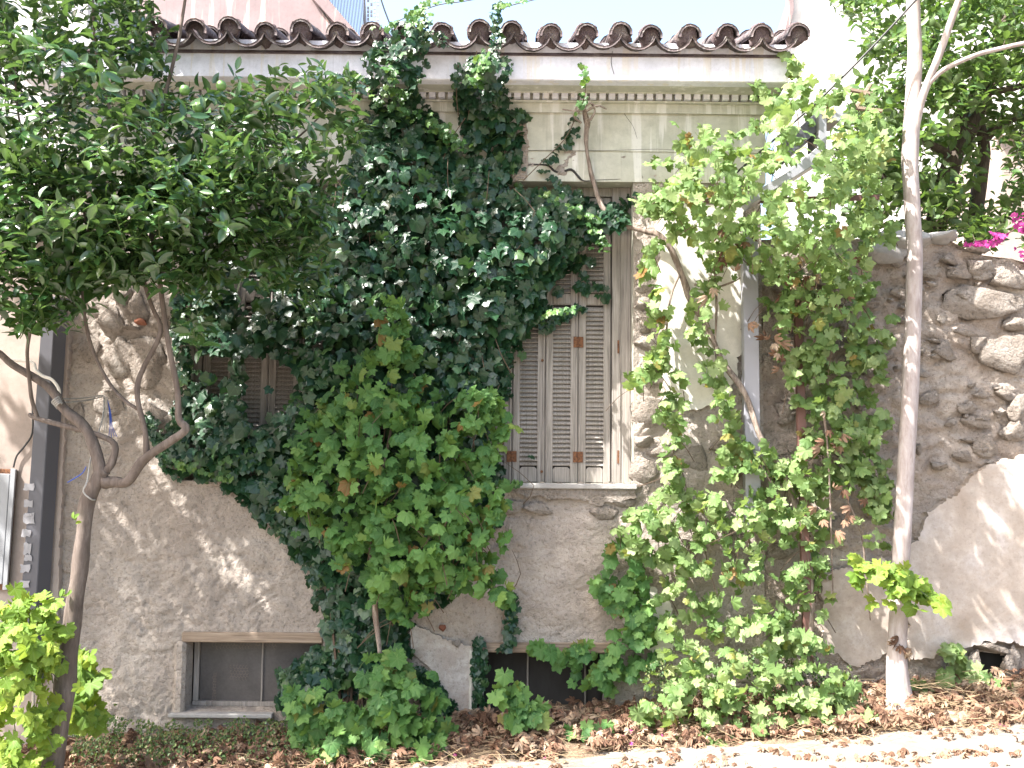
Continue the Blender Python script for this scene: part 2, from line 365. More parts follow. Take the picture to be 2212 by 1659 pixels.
# ------------------------------------------------------------ ground
gz = lambda x: -.02+.083*max(-8, min(8, x))
gl = (Z(1500, 0, 1950)-Z(1600, 0, 560))/(X(1950)-X(560)); gc = Z(1500, 0, 1950)-gl*X(1950)
def ground_z(x, y): return gc+gl*max(-7, min(7, x))-.06*max(0, min(1, -y/.8))
def edge_y(x): return -.64-.05*mnoise.noise(Vector((x*2, 0, 0)))+max(0, (x-.3))*.01
xs = np.unique(np.concatenate([[-600, -200, -60, -20, -9], np.arange(-6, 6.01, .06), [9, 20, 60, 200, 600]]))
ys = np.unique(np.concatenate([[-600, -200, -60, -20, -9, -6, -4, -2.5], np.arange(-2, .31, .06), [1, 3, 8, 20, 60, 200, 600]]))
V = []; Fc = []
for y in ys:
    for x in xs:
        z = ground_z(x, y)
        if y < edge_y(x)-.06: z -= .05
        elif abs(x) < 6 and y <= .3: z += .035*mnoise.fractal(Vector((x*3, y*3, 0)), 1, 2, 4)+.03*max(0, 1+y/.5)
        V.append((x, y, z))
nx = len(xs)
for j in range(len(ys)-1):
    for i in range(nx-1): Fc.append((j*nx+i, j*nx+i+1, (j+1)*nx+i+1, (j+1)*nx+i))
SOIL = mat('dry_soil', grainy((.25,.17,.11), (.36,.26,.18), (.46,.36,.27), 5, 80, 1, .02, .6), .95)
CONC = mat('dusty_concrete', grainy((.24,.205,.17), (.31,.275,.235), (.39,.355,.31), 2, 60, .7, .006, .25), .9)
tag(link('ground', mesh('ground', V, Fc, [SOIL], True)), 'dry brown soil at the foot of the walls', kind='structure')
V = []; Fc = []; px_ = np.concatenate([[-40, -15], np.arange(-7, 7.01, .1), [15, 40]])
for x in px_:
    e = edge_y(x)+.02*mnoise.noise(Vector((x*9, 2, 0)))
    for y, dz in ((e+.005, -.08), (e, 0), (e-.25, .0), (-2, .0), (-4, 0), (-8, 0), (-14, 0)): V.append((x, y, ground_z(x, y)+.0+dz))
for i in range(len(px_)-1):
    for k in range(6): Fc.append((i*7+k, i*7+k+1, (i+1)*7+k+1, (i+1)*7+k))
tag(link('pavement', mesh('pavement', V, Fc, [CONC])), 'sun bleached concrete pavement', kind='structure')
# ------------------------------------------------------------ old house
house = empty('old_house', (0, .3, 0), 'abandoned single-storey house with rough stucco, tiled eaves and grey louvred shutters under ivy', 'house')
HL, HR = X(128), X(1648)
def relief(x, z, sd=0):
    v = Vector((x, sd, z)); r = mnoise.fractal(v*1.3, 1, 2, 3)*.022+mnoise.fractal(v*5, 1, 2, 3)*.013
    w = v+Vector((mnoise.noise(v*3.1), 0, mnoise.noise(v*3.1+Vector((9, 0, 0)))))*.12
    am = .55+.9*max(0, mnoise.noise(v*1.7+Vector((0, 3, 0)))+.25)
    r += am*1.25*(mnoise.fractal(Vector((w.x*9, sd, w.z*13)), .55, 2.1, 4)*.011-abs(mnoise.noise(Vector((w.x*14, sd+4, w.z*24))))*.012)
    r += mnoise.noise(v*38)*.0045+mnoise.noise(v*62)*.003
    c = abs(mnoise.noise(Vector((w.x*4.1+sd, 2, w.z*7.2)))); r -= .014*max(0, 1-c/.022)*max(0, min(1, mnoise.noise(v*2.6+Vector((1, 1, 1)))*4))
    if sd:
        dd, _ = mnoise.voronoi(Vector((x*4.6+.25*mnoise.noise(v*5), 0, z*6.4+.25*mnoise.noise(v*6)))); g = min(1, (dd[1]-dd[0])*2.6); r += .028*g-.012
    return r
def wallgrid(name, x0, x1, z0, z1, y, holes, m, parent, sd=0, step=.0125, zt=None, amp=1.0, poly_holes=()):
    ex = [h[0] for h in holes]+[h[1] for h in holes]; ez = [h[2] for h in holes]+[h[3] for h in holes]
    def lines(a, b, e):
        l = np.arange(a, b, step); e = [v for v in e if a < v < b]
        for v in e: l = l[np.abs(l-v) > step*.45]
        return np.unique(np.concatenate([l, [b], e]))
    xs, zs = lines(x0, x1, ex), lines(z0, z1, ez); V = []; Fc = []
    for z in zs:
        for x in xs:
            k = 1.0
            for h in holes:
                dx = max(h[0]-x, x-h[1], 0); dz = max(h[2]-z, z-h[3], 0); k = min(k, math.hypot(dx, dz)/.05)
            zz = z
            if zt: zz = z0+(z-z0)*(zt(x)-z0)/(z1-z0)
            V.append((x, y-relief(x, zz, sd)*k*amp, zz))
    n = len(xs)
    for j in range(len(zs)-1):
        for i in range(n-1):
            cx = (xs[i]+xs[i+1])/2; cz = (zs[j]+zs[j+1])/2
            if any(h[0] < cx < h[1] and h[2] < cz < h[3] for h in holes): continue
            q = V[j*n+i]
            if any(inpoly(np.array([q[0]]), np.array([q[2]]), ph)[0] for ph in poly_holes): continue
            Fc.append((j*n+i, j*n+i+1, (j+1)*n+i+1, (j+1)*n+i))
    return link(name, mesh(name, V, Fc, [m], True), parent)
zS, zT = Z(1043), Z(392)                    # sill and head of the tall windows
W1 = (X(405), X(772), zS, zT); W2 = (X(985), X(1368), zS, zT)
B1 = (X(392, 0, 1450), X(696, 0, 1450), Z(1537, 0, 500), Z(1370, 0, 550)); B2 = (X(1022, 0, 1450), X(1322, 0, 1450), Z(1562, 0, 1180), Z(1392, 0, 1180))
zF = Z(300)
wallgrid('wall', HL, HR, -.9, zF, 0, [W1, W2, B1, B2], STUCCO, house)
b = MB(); b.box((HL, .02, -.9), (HL+.2, 5, Z(90)-.02)); b.box((HR-.2, .02, -.9), (HR, 5, Z(90)-.02)); b.box((HL+.2, 4.8, -.9), (HR-.2, 5, Z(90)-.02))
b.box((HL+.2, .28, zT+.35), (HR-.2, .4, Z(90)-.02)); b.obj('side_wall', STUCCO, house)
# reveals, and dark sheets standing in for shade in the rooms behind
for (a0, a1, c0, c1), dp, mm in ((W1, .26, CREAM), (W2, .26, CREAM), (B1, .2, STUCCO), (B2, .3, STUCCO)):
    r = MB(); k = .004
    r.add([(a0, 0, c0), (a0, dp, c0), (a0, dp, c1), (a0, 0, c1)], [(0, 1, 2, 3)]); r.add([(a1, 0, c0), (a1, dp, c0), (a1, dp, c1), (a1, 0, c1)], [(3, 2, 1, 0)])
    r.add([(a0, 0, c1), (a0, dp, c1), (a1, dp, c1), (a1, 0, c1)], [(0, 1, 2, 3)]); r.add([(a0, 0, c0), (a0, dp, c0), (a1, dp, c0), (a1, 0, c0)], [(3, 2, 1, 0)])
    r.obj('window_reveal', mm, house)
    MB().box((a0-.1, dp+.25, c0-.1), (a1+.1, dp+.3, c1+.1)).obj('dark_room_sheet', DARKIN, house)
# frieze and cornice: one profile swept along the house
zc = lambda py, y: Z(py, y)
prof = [(-.012, zT+.0), (-.012, zc(326, -.012)), (-.02, zc(325, -.02)), (-.02, zc(243, -.02)), (-.045, zc(242, -.045)), (-.045, zc(221, -.045)), (-.075, zc(219, -.075)), (-.08, zc(216, -.08)),
        (-.055, zc(215, -.055)), (-.055, zc(201, -.055)), (-.11, zc(200, -.11)), (-.12, zc(196, -.12)), (-.15, zc(192, -.15)), (-.16, zc(187, -.16)), (-.19, zc(185, -.19)), (-.215, zc(179, -.215)), (-.225, zc(175, -.225)), (-.30, zc(174, -.30)), (-.31, zc(171, -.31)),
        (-.31, zc(106, -.31)+.045), (.28, zc(106, -.31)+.045), (.28, zT)]
def sweep(name, prof, x0, x1, m, parent, ret=False):
    V = []; n = len(prof); xs_ = np.linspace(x0, x1, 120)
    for x in xs_:
        for y, z in prof: V.append((x+(-.6*(y+.02) if False else 0), y+.004*mnoise.noise(Vector((x*1.5, z, 0))), z+.006*mnoise.noise(Vector((x*.8, 3, 0)))))
    Fc = [(i*n+k, (i+1)*n+k, (i+1)*n+(k+1) % n, i*n+(k+1) % n) for i in range(len(xs_)-1) for k in range(n)]
    Fc += [tuple(range(n)), tuple((len(xs_)-1)*n+k for k in range(n-1, -1, -1))]
    return link(name, mesh(name, V, Fc, [m]), parent)
iy = 19   # the corona face gets its own white paint
sweep('frieze', prof[:6]+[(.28, prof[5][1]), (.28, zT)], HL-.0, HR+.03, CREAM, house)
sweep('cornice_moulding', [(.27, prof[5][1]+.001)]+prof[6:17]+[(-.225, zc(174, -.3)), (.27, zc(174, -.3))], HL-.06, HR+.1, CREAM, house)
sweep('fascia', [(.26, zc(173.6, -.3))]+prof[17:20]+[(.26, zc(106, -.31)+.045)], HL-.2, X(1702, -.31, 150), WHITEP, house)
# dentils
dm = mesh('dentil', *(lambda q: (q.v, q.f))(MB().box((-.021, -.05, 0), (.021, .0, .036))), [WHITEP])
x = HL+.05
while x < HR+.02:
    o = link('dentil', dm, house, Matrix.Translation((x, -.056, zc(214.6, -.08)+.002+random.uniform(-.002, .002)))); x += .0625
# plaster loss, cracks and drips
def patch(name, outline, y, th, m, parent, rag=5):
    pts = []; n = len(outline)
    for i in range(n):
        a = Vector((*outline[i], 0)); b_ = Vector((*outline[(i+1) % n], 0)); k = max(2, int((b_-a).length/5))
        for j in range(k):
            q = a.lerp(b_, j/k); q += Vector((mnoise.noise(q*.05)*rag*1.6+mnoise.noise(q*.17)*rag, mnoise.noise(q*.05+Vector((0, 0, 9)))*rag*1.6+mnoise.noise(q*.17+Vector((0, 0, 9)))*rag, 0)); pts.append(at(q.x, q.y, y))
    q = MB(); q.prism(pts, (0, th, 0)); return q.obj(name, m, parent)
patch('bare_plaster_patch', [(1138, 256), (1141, 320), (1138, 385), (1110, 388), (1095, 350), (1060, 330), (1085, 300)], -.026, .02, MORTAR, house, 4)
patch('bare_plaster_patch', [(1010, 1040), (1365, 1050), (1372, 1075), (1300, 1092), (1240, 1078), (1130, 1070), (1090, 1060)], -.034, .05, STONE, house)
patch('plaster_skin', [(1432, 440), (1604, 430), (1606, 760), (1590, 775), (1588, 820), (1575, 860), (1560, 872), (1520, 878), (1492, 890), (1478, 875), (1440, 868), (1428, 800), (1448, 770), (1440, 700), (1412, 640), (1425, 560), (1418, 500)], -.034, .07, PLASTER, house)
patch('plaster_skin', [(1350, 1255), (1410, 1270), (1450, 1300), (1450, 1400), (1415, 1412), (1360, 1370), (1340, 1320)], -.03, .06, PLASTER, house)
patch('plaster_skin', [(890, 1345), (980, 1390), (1018, 1398), (1019, 1550), (1000, 1560), (960, 1490), (925, 1440), (885, 1400)], -.026, .06, STUCCOW, house)
patch('plaster_strip', [(134, 660), (152, 655), (128, 1180), (118, 1560), (98, 1560), (112, 1100)], -.04, .06, BEIGEW, house, 2)
def crack(path, r, y): return MB().tube([at(a+random.uniform(-1.5, 1.5), c+random.uniform(-1, 1), y) for a, c in path], r, 5, .6, 1).obj('crack', DARKIN, house)
crack([(1140, 357), (1180, 356), (1200, 370), (1215, 372), (1235, 366), (1250, 382), (1262, 390), (1290, 389), (1340, 386)], [.003, .006, .008, .007, .008, .008, .004, .002, .001], -.0135)
crack([(1322, 110), (1321, 135), (1327, 160)], [.0015, .002, .0018], -.311)
crack([(1328, 222), (1342, 235), (1356, 255), (1368, 275), (1378, 300)], [.0015, .0015, .0015, .001, .0008], -.0215)
crack([(1142, 325), (1200, 324), (1300, 325), (1420, 323), (1480, 326)], [.0012]*5, -.0215)
# sills
MB().box((W2[0]-.05, -.055, zS-.035), (W2[1]+.02, .23, zS-.001)).obj('window_sill', MARBLE, house, bev=.006)
MB().box((W1[0]-.03, -.02, zS-.035), (W1[1]+.02, .23, zS-.001)).obj('window_sill', STUCCO, house, bev=.006)
MB().box((B1[0]-.06, -.06, B1[2]-.03), (B1[1]-.3, .19, B1[2]-.001)).obj('window_sill', MARBLE, house, bev=.006)
# louvred shutters
SY = .14
leafw = (X(1320, SY)-X(1036, SY))/4
slat_m = mesh('slat', *(lambda q: (q.v, q.f))(MB().prism([(-.5, -.010, -.019), (-.5, -.016, -.014), (-.5, .012, .017), (-.5, .018, .012)], (1, 0, 0))), [WOOD])
hinge_m = mesh('hinge', *(lambda q: (q.v, q.f))(MB().box((-.033, -.003, -.036), (-.004, 0, .036)).box((.004, -.003, -.036), (.033, 0, .036)).tube([(0, -.003, -.034), (0, -.003, .034)], .005, 6, sub=1)), [RUST])
def shutter(x0, x1, zt, zmid0, zmid1, zlow, keep, parts_ok):
    st = .052; y0, y1 = SY, SY+.035
    q = MB(); q.box((x0+.0015, y0, zS), (x0+st, y1, zt)); q.box((x1-st, y0, zS), (x1-.0015, y1, zt))
    q.box((x0+st, y0+.004, zmid0), (x1-st, y1, zmid1)); q.box((x0+st, y0+.004, zt-.06), (x1-st, y1, zt))
    for e in (x0+.012, x1-.012): q.box((e-.006, y0-.007, zS+.01), (e+.006, y0-.001, zt-.01))
    o = q.obj('shutter', WOOD, house, bev=.003)
    c = .016; a0, a1, h0, h1 = x0+st, x1-st, zS+.004, zlow
    MB().prism([(a0, y0+.006, h0), (a1, y0+.006, h0), (a1, y0+.006, h1-c), (a1-c, y0+.006, h1), (a0+c, y0+.006, h1), (a0, y0+.006, h1-c)], (0, .02, 0)).obj('bottom_panel', WOOD, o, bev=.003)
    MB().prism([(a0, y0+.001, zmid0+.006), (a1, y0+.001, zmid0+.006), (a1, y0+.001, zmid1-c), (a1-c, y0+.001, zmid1), (a0+c, y0+.001, zmid1), (a0, y0+.001, zmid1-c)], (0, .02, 0)).obj('middle_panel', WOOD, o, bev=.003)
    MB().box((x0+st, y0+.034, zS), (x1-st, y0+.04, zt)).obj('shade_backing', DARKIN, o)  # near-black sheet, shade behind the slats put into colour
    rest = MB()
    for (za, zb) in ((zlow+.01, zmid0-.004), (zmid1+.008, zt-.066)):
        n = int((zb-za)/.0305)
        for i in range(n):
            z = za+.016+i*(zb-za-.01)/n; xm = (a0+a1)/2
            M = Matrix.Translation((xm, y0+.018, z)) @ Matrix.Rotation(random.uniform(-.05, .05)+(.5 if random.random() < .012 else 0), 4, 'X') @ Matrix.Rotation(random.gauss(0, .006), 4, 'Y') @ Matrix.Diagonal((a1-a0, 1, 1, 1))
            if parts_ok and (za < zmid0-.2 or keep): link('slat', slat_m, o, M)
            else: rest.add([M @ v.co for v in slat_m.vertices], [tuple(p.vertices) for p in slat_m.polygons])
    if rest.v: tag(rest.obj('slat_bank', WOOD, o), kind='stuff')
    return o
zt2 = Z(426, SY); zm0, zm1 = Z(657, SY), Z(633, SY); zl = Z(1008, SY)
xr = X(1320, SY); Ls = [shutter(xr-(4-i)*leafw, xr-(3-i)*leafw, zt2, zm0, zm1, zl, True, True) for i in range(4)]
xr1 = X(722, SY); Ls1 = [shutter(xr1-(4-i)*leafw, xr1-(3-i)*leafw, zt2, zm0, zm1, zl, False, i in (1, 2)) for i in range(4)]
for xx, L_, zz in ((xr-leafw, Ls[3], 738), (xr-leafw, Ls[3], 986), (xr-3*leafw, Ls[1], 986), (xr1-3*leafw, Ls1[1], 725), (xr1-leafw, Ls1[3], 725), (xr1-leafw, Ls1[3], 986)):
    link('hinge', hinge_m, L_, Matrix.Translation((xx, SY-.008, Z(zz, SY))))
for zz in (778, 1018):
    MB().tube([(xr-2*leafw-.02, SY-.012, Z(zz, SY)), (xr-2*leafw-.02, SY+.01, Z(zz, SY))], .009, 10, sub=1).obj('bolt', RUST, Ls[1])
for (a0, a1), xl, xh in (((W2[0], W2[1]), xr-4*leafw, xr), ((W1[0], W1[1]), xr1-4*leafw, xr1)):
    q = MB(); q.box((a0+.001, SY-.02, zS), (xl-.004, SY+.09, zT-.002)); q.box((xh+.004, SY-.02, zS), (a1-.001, SY+.09, zT-.002))
    q.box((xl-.003, SY-.012, zt2+.006), (xh+.003, SY+.09, zT-.002)); q.box((xh+.055, SY-.028, zS), (xh+.062, SY-.019, zT-.01))
    q.obj('window_frame', WOOD, house, bev=.004)
q = MB()
for zz in (748, 985): q.box((xr+.04, SY-.026, Z(zz+14, SY)), (xr+.052, SY-.018, Z(zz-14, SY)))
q.obj('strap_hinge', RUST, house)
# basement windows
def basement(Bx, mull, y=.15):
    a0, a1, c0, c1 = Bx; z_ = c1
    MB().box((a0-.0, -.016, c1-.052), (a1+.0, .16, c1+.014)).obj('timber_lintel', WOODP, house, bev=.006)
    q = MB(); q.box((a0+.03, y, c0+.03), (a0+.065, y+.04, c1-.077)); q.box((a1-.04, y, c0+.03), (a1-.01, y+.04, c1-.077)); q.box((a0+.03, y, c1-.077), (a1-.01, y+.04, c1-.054)); q.box((a0+.03, y-.01, c0), (a1-.01, y+.05, c0+.03))
    for mx in mull: q.box((mx-.006, y+.002, c0+.03), (mx+.006, y+.03, c1-.077))
    f = q.obj('basement_frame', WOOD, house, bev=.003)
    e = [a0+.065]+mull+[a1-.04]
    for i in range(len(e)-1):
        MB().box((e[i]+.006, y+.018, c0+.032), (e[i+1]-.006, y+.022, c1-.0772)).obj('pane', GLASS if y < .2 else DARKIN, f)  # deeper window's panes near-black, its unlit inside put into colour
basement(B1, [X(566, .15, 1450)]); basement(B2, [X(1140, .2, 1450), X(1265, .2, 1450)], .22)
MB().box((B1[0]-.045, -.03, B1[2]-.02), (B1[0]+.03, .149, B1[3]-.046)).obj('jamb_plaster', STUCCO, house, bev=.02)
MB().box((B2[0]-.04, -.03, B2[2]-.1), (B2[0]+.012, .2, B2[3]-.02)).obj('jamb_plaster', PLASTER, house, bev=.02)
# torn chicken wire
q = MB(); r_ = .0007
def wire(cx, cy, wpx, hpx, y, sk, keep):
    s = .012
    c0 = at(cx, cy, y)
    for i in range(int(wpx)):
        for j in range(int(hpx)):
            if random.random() > keep: continue
            ox = (i-wpx/2)*s*1.73+(j % 2)*s*.865; oz = (j-hpx/2)*s*1.5
            f_ = lambda a, b_: c0+Vector(((ox+a)*sk(oz), .02*mnoise.noise(Vector((ox*9, oz*9, 1)))+random.uniform(-.002, .002), oz+b_+.01*mnoise.noise(Vector((ox*7, oz*7, 5)))))
            A = f_(0, s*.5); B_ = f_(0, -s*.5); C_ = f_(s*.865, -s); E_ = f_(s*.865, s)
            for m_, n_ in ((A, B_), (B_, C_), (A, E_)): q.tube([m_, n_], r_, 3, sub=1)
wire(463, 1488, 3, 12, .12, lambda z: .4+4*max(0, -z-.03), .97); wire(517, 1450, 6, 5, .12, lambda z: 1, .9); wire(530, 1392, 22, 2, .12, lambda z: 1, .8); wire(445, 1520, 6, 3, .1, lambda z: 1, .6)
tag(q.obj('torn_wire_netting', paintm('rusty_wire', (.20,.15,.12), .8), house), kind='stuff')
# embedded stones
def stone_mesh(sd):
    import bmesh
    bm = bmesh.new(); bmesh.ops.create_icosphere(bm, subdivisions=3, radius=1); rr = random.Random(sd)
    pl = [(Vector((rr.gauss(0, 1), rr.gauss(0, 1), rr.gauss(0, 1))).normalized(), rr.uniform(.5, .8)) for _ in range(11)]
    for v in bm.verts:
        c = v.co*1.15
        for d, o_ in pl:
            k = c.dot(d)-o_
            if k > 0: c -= d*k*.92
        v.co = c*(1+.12*mnoise.noise(c*2.5+Vector((sd*5, 0, 0)))+.11*mnoise.noise(c*6+Vector((0, sd*5, 0)))+.07*mnoise.noise(c*13))*1.1
    me = bpy.data.meshes.new('stone'); bm.to_mesh(me); bm.free(); me.materials.append(STONE)
    me.polygons.foreach_set('use_smooth', [True]*len(me.polygons)); return me
SM = [stone_mesh(i) for i in range(9)]
def stone(px, py, wpx, hpx, parent, y=0, proud=.03, k=None, rot=None, m=None):
    c = at(px, py, y); s = (CP.y-y)/-F; me = SM[k if k is not None else random.randrange(9)]
    o = link('stone', me, parent, Matrix.Translation(c) @ Matrix.Rotation(rot if rot is not None else random.uniform(-.25, .25), 4, 'Y') @ Matrix.Diagonal((wpx/2*s, proud+.02, hpx/2*s, 1)))
    if m: o.material_slots[0].link = 'OBJECT'; o.material_slots[0].material = m
    return o
for a in [(1396, 560, 52, 50), (1398, 612, 56, 44), (1394, 655, 50, 34), (1396, 695, 52, 40), (1398, 738, 56, 40), (1404, 800, 64, 74), (1402, 888, 74, 90), (1392, 950, 56, 26), (1394, 1016, 62, 70), (1440, 975, 60, 26), (1500, 990, 70, 60), (1455, 1030, 60, 40), (1560, 960, 60, 40), (1340, 1084, 56, 26), (1300, 1110, 60, 34), (1160, 1098, 70, 26), (1100, 1100, 60, 30),
          (240, 690, 64, 56), (298, 662, 46, 62), (252, 782, 66, 92), (320, 800, 90, 120), (285, 708, 44, 14), (240, 870, 60, 50), (330, 900, 70, 70), (170, 900, 40, 60), (262, 640, 50, 40), (345, 690, 40, 60), (190, 760, 46, 60)]:
    stone(*a, house, -.004, .018)
stone(306, 695, 24, 13, house, -.01, .02, m=BRICK); stone(1365, 1050, 40, 18, house, 0, .03)
stone(957, 1356, 15, 14, house, -.01, .014, m=BRICK); stone(987, 1390, 20, 15, house, -.016, .014)
# roof tiles
def arc(r0, r1, a0, a1, n, up=1):
    pr = [(r0*math.cos(a0+(a1-a0)*i/n), up*r0*math.sin(a0+(a1-a0)*i/n)) for i in range(n+1)]
    return pr+[(r1*math.cos(a1-(a1-a0)*i/n), up*r1*math.sin(a1-(a1-a0)*i/n)) for i in range(n+1)]
def tile_mesh(name, r, L_, a0, a1, up, taper, n=8, th=.016):
    V = []; Fc = []; base = arc(r, r-th, a0, a1, n, up); m_ = len(base); rows = 4
    for j in range(rows+1):
        t = j/rows; k = 1-taper*t
        for x, z in base: V.append((x*k+.003*mnoise.noise(Vector((x*30, t*3, z*30))), t*L_, z*k+.004*mnoise.noise(Vector((x*20, t*4, 7)))))
    for j in range(rows):
        for i in range(m_): Fc.append((j*m_+i, j*m_+(i+1) % m_, (j+1)*m_+(i+1) % m_, (j+1)*m_+i))
    Fc += [(i, m_-1-i, m_-2-i, i+1)[::-1] for i in range(n)]+[((rows*m_+i), rows*m_+m_-1-i, rows*m_+m_-2-i, rows*m_+i+1) for i in range(n)]
    return mesh(name, V, Fc, [TILE], True)
TY = -.43; ze = zc(102, TY)
pan = tile_mesh('pan_tile', .124, .5, R(20), R(160), -1, .12); cap = tile_mesh('cap_tile', .074, .46, R(-6), R(186), 1, .08)
plug = SM[3].copy(); plug.name = 'mortar_plug'; plug.materials.clear(); plug.materials.append(PLUG)
slope = Matrix.Rotation(R(14), 4, 'X'); pitch = .226
x = X(295, TY, 100); i = 0; xe = X(1700, TY, 100)
while x < xe:
    for row in range(3):
        j = lambda s: random.gauss(0, s)
        base = Matrix.Translation((x+j(.004), TY+j(.012), ze+.124+j(.005))) @ slope @ Matrix.Translation((0, row*.40, 0.018*row))
        link('pan_tile', pan, house, base @ Matrix.Rotation(j(.02), 4, 'Z') @ Matrix.Rotation(j(.02), 4, 'Y'))
        cb = Matrix.Translation((x+pitch/2+j(.008), TY+.01+abs(j(.03)), ze+.106+j(.010))) @ slope @ Matrix.Translation((0, row*.38, 0.02*row))
        o = link('cap_tile', cap, house, cb @ Matrix.Rotation(j(.05), 4, 'Z') @ Matrix.Rotation(j(.05), 4, 'Y'))
        if row == 0: link('mortar_plug', plug, house, cb @ Matrix.Translation((0, .055+abs(j(.02)), .0)) @ Matrix.Rotation(j(.6), 4, 'Y') @ Matrix.Diagonal((.070, .06, .074, 1)))
    x += pitch*(1+random.gauss(0, .015)); i += 1
# mortar bed under the tiles and roof slab behind
q = MB(); q.prism([(HL-.2, TY+.10, ze-.006), (HL-.2, .26, ze-.006), (HL-.2, .26, ze+.08), (HL-.2, TY+.13, ze+.03)], (xe-HL+.28, 0, 0)); q.obj('eaves_bed', PLUG, house)
q = MB(); q.prism([(HL-.15, -.2, ze+.06), (HL-.15, 5.1, ze+.06), (HL-.15, 2.5, ze+.62)], (xe-HL+.2, 0, 0)); q.obj('roof', TILE, house)
# ------------------------------------------------------------ neighbours
nb = empty('neighbour_house', (X(60), .3, 0), 'beige rendered house at the far side of the grey steel post with a moulded ledge', 'house')
nl = X(133, -.03, 900)
q = MB(); q.box((-9, -.03, -1.2), (nl, 4.5, Z(530))); q.obj('wall', BEIGEW, nb)
q = MB(); q.box((-9, -.12, Z(512)), (nl+.0, .2, Z(500))); q.box((-9, -.07, Z(524)), (nl, .2, Z(513))); q.box((-9, -.045, Z(529)), (nl, .2, Z(525))); q.obj('ledge', BEIGEW, nb, bev=.006)
q = MB(); q.box((-9, .35, Z(500)), (nl-.12, 4.5, Z(-90))); q.obj('upper_wall', BRIGHTW, nb)
pk = empty('pink_house', (X(500, 3), 3, 0), 'taller weathered pink house rising above the tiled eaves', 'house')
def poly3(px, y): return [at(a, c, y) for a, c in px]
q = MB(); q.prism(poly3([(140, 330), (905, 250), (668, -12), (640, -260), (140, -260)], 3.0), (-1.6, 6, 0)); q.obj('wall', PINKW, pk)
q = MB(); q.prism(poly3([(905, 250), (925, 250), (700, -12), (700, -30), (668, -30), (668, -12)], 2.93), (0, .3, 0)); q.obj('raking_trim', PINKW, pk)
MB().tube(poly3([(672, -12), (700, 30), (745, 90)], 2.99), .006, 5).obj('joint', BLACKM, pk)
sr = empty('balcony_screen', at(790, 60, 3.4), 'grey metal balcony screen with thin bars and pierced sheet behind the eaves', 'screen')
q0 = None
for k in range(26):
    xx = 704+k*3.2; MB().prism(poly3([(xx, -60), (xx+1.3, -60), (xx+1.3+12, 130), (xx+12, 130)], 3.4), (0, .012, 0)).obj('bar', GREYM, sr)
q = MB()
for i_ in range(5):
    for j_ in range(22):
        if random.random() < .75: a = 786+i_*7; c = -50+j_*8; q.prism(poly3([(a, c), (a+4.6, c), (a+4.6, c+6), (a, c+6)], 3.45), (0, .01, 0))
tag(q.obj('pierced_sheet', GALV, sr), kind='stuff')
MB().prism(poly3([(783, -60), (787, -60), (792, 140), (788, 140)], 3.43), (0, .04, 0)).obj('upright', GALV, sr)
MB().tube(poly3([(812, -40), (830, 20), (858, 90)], 3.42), .008, 6).obj('chain', BLACKM, sr)
wh = empty('white_house', (X(1900, 9), 9, 0), 'sunlit white house with a sloping roof edge beyond the garden tree', 'house')
q = MB(); q.prism(poly3([(1690, -300), (1698, 10), (1672, 90), (1672, 700), (3300, 700), (3300, -300)], 9), (2.2, 6, 0)); q.obj('wall', BRIGHTW, wh)
q = MB(); q.prism(poly3([(1700, -300), (1715, 20), (1694, 100), (1688, 100), (1706, 20), (1692, -300)], 8.9), (0, .1, 0)); q.obj('corner_trim', PINKW, wh)
ch = empty('cream_house', (X(2300, 5), 5, 0), 'cream wall glimpsed through the garden tree above the bougainvillea', 'house')
q = MB(); q.prism(poly3([(2165, 290), (2160, 700), (2900, 700), (2900, -300), (2700, -300), (2700, 290)], 6), (0, 5, 0)); q.obj('wall', BEIGEW, ch)
q = MB(); q.prism(poly3([(2158, 283), (2158, 291), (2700, 291), (2700, 283)], 5.9), (0, .2, 0)); q.obj('eaves', CREAM, ch)
# ------------------------------------------------------------ garden wall
gw = empty('garden_wall', (X(1950), .3, Z(1490)), 'tall rubble garden wall with crumbling mortar and patchy plaster beside the house', 'wall')
GY = .03; GX0, GX1 = HR+.005, X(2520)
tp = [(1650, 520), (1890, 520), (2000, 505), (2050, 520), (2100, 545), (2212, 568), (2520, 575)]
tx = [X(a, GY) for a, _ in tp]; tz = [Z(c, GY, a) for a, c in tp]
ztop = lambda x: float(np.interp(x, tx, tz))+.02*mnoise.noise(Vector((x*5, 0, 0)))
hole = [(2092, 1418), (2120, 1410), (2150, 1412), (2166, 1420), (2160, 1445), (2150, 1462), (2095, 1462), (2090, 1440)]
hp = [(at(a, c, GY).x, at(a, c, GY).z) for a, c in hole]
wallgrid('wall_face', GX0, GX1, -.6, 3.4, GY, [], MORTAR, gw, 5, .014, ztop, 1.15, [hp])
q = MB(); n_ = 60; gx = np.linspace(GX0, GX1, n_)
for k in range(n_-1):
    a, c = gx[k], gx[k+1]; q.add([(a, GY-.02, ztop(a)), (c, GY-.02, ztop(c)), (c, GY+.45, ztop(c)+.02), (a, GY+.45, ztop(a)+.02), (a, GY+.45, -.6), (c, GY+.45, -.6)], [(0, 1, 2, 3), (3, 2, 5, 4)])
q.obj('wall_core', MORTAR, gw)
MB().box((X(2070), GY+.12, Z(1480)), (X(2190), GY+.14, Z(1400))).obj('hole_back', DARKIN, gw)  # dark sheet painting the shade inside the hole
patch('plaster_skin', [(1962, 1200), (1985, 1160), (2005, 1110), (2050, 1080), (2092, 1046), (2108, 1020), (2150, 1000), (2212, 985), (2300, 975), (2520, 970), (2520, 1420), (2300, 1400), (2212, 1392), (2190, 1385), (2130, 1388), (2085, 1398), (2010, 1420), (1962, 1425)], GY-.055, .09, PINKPL, gw, 6)
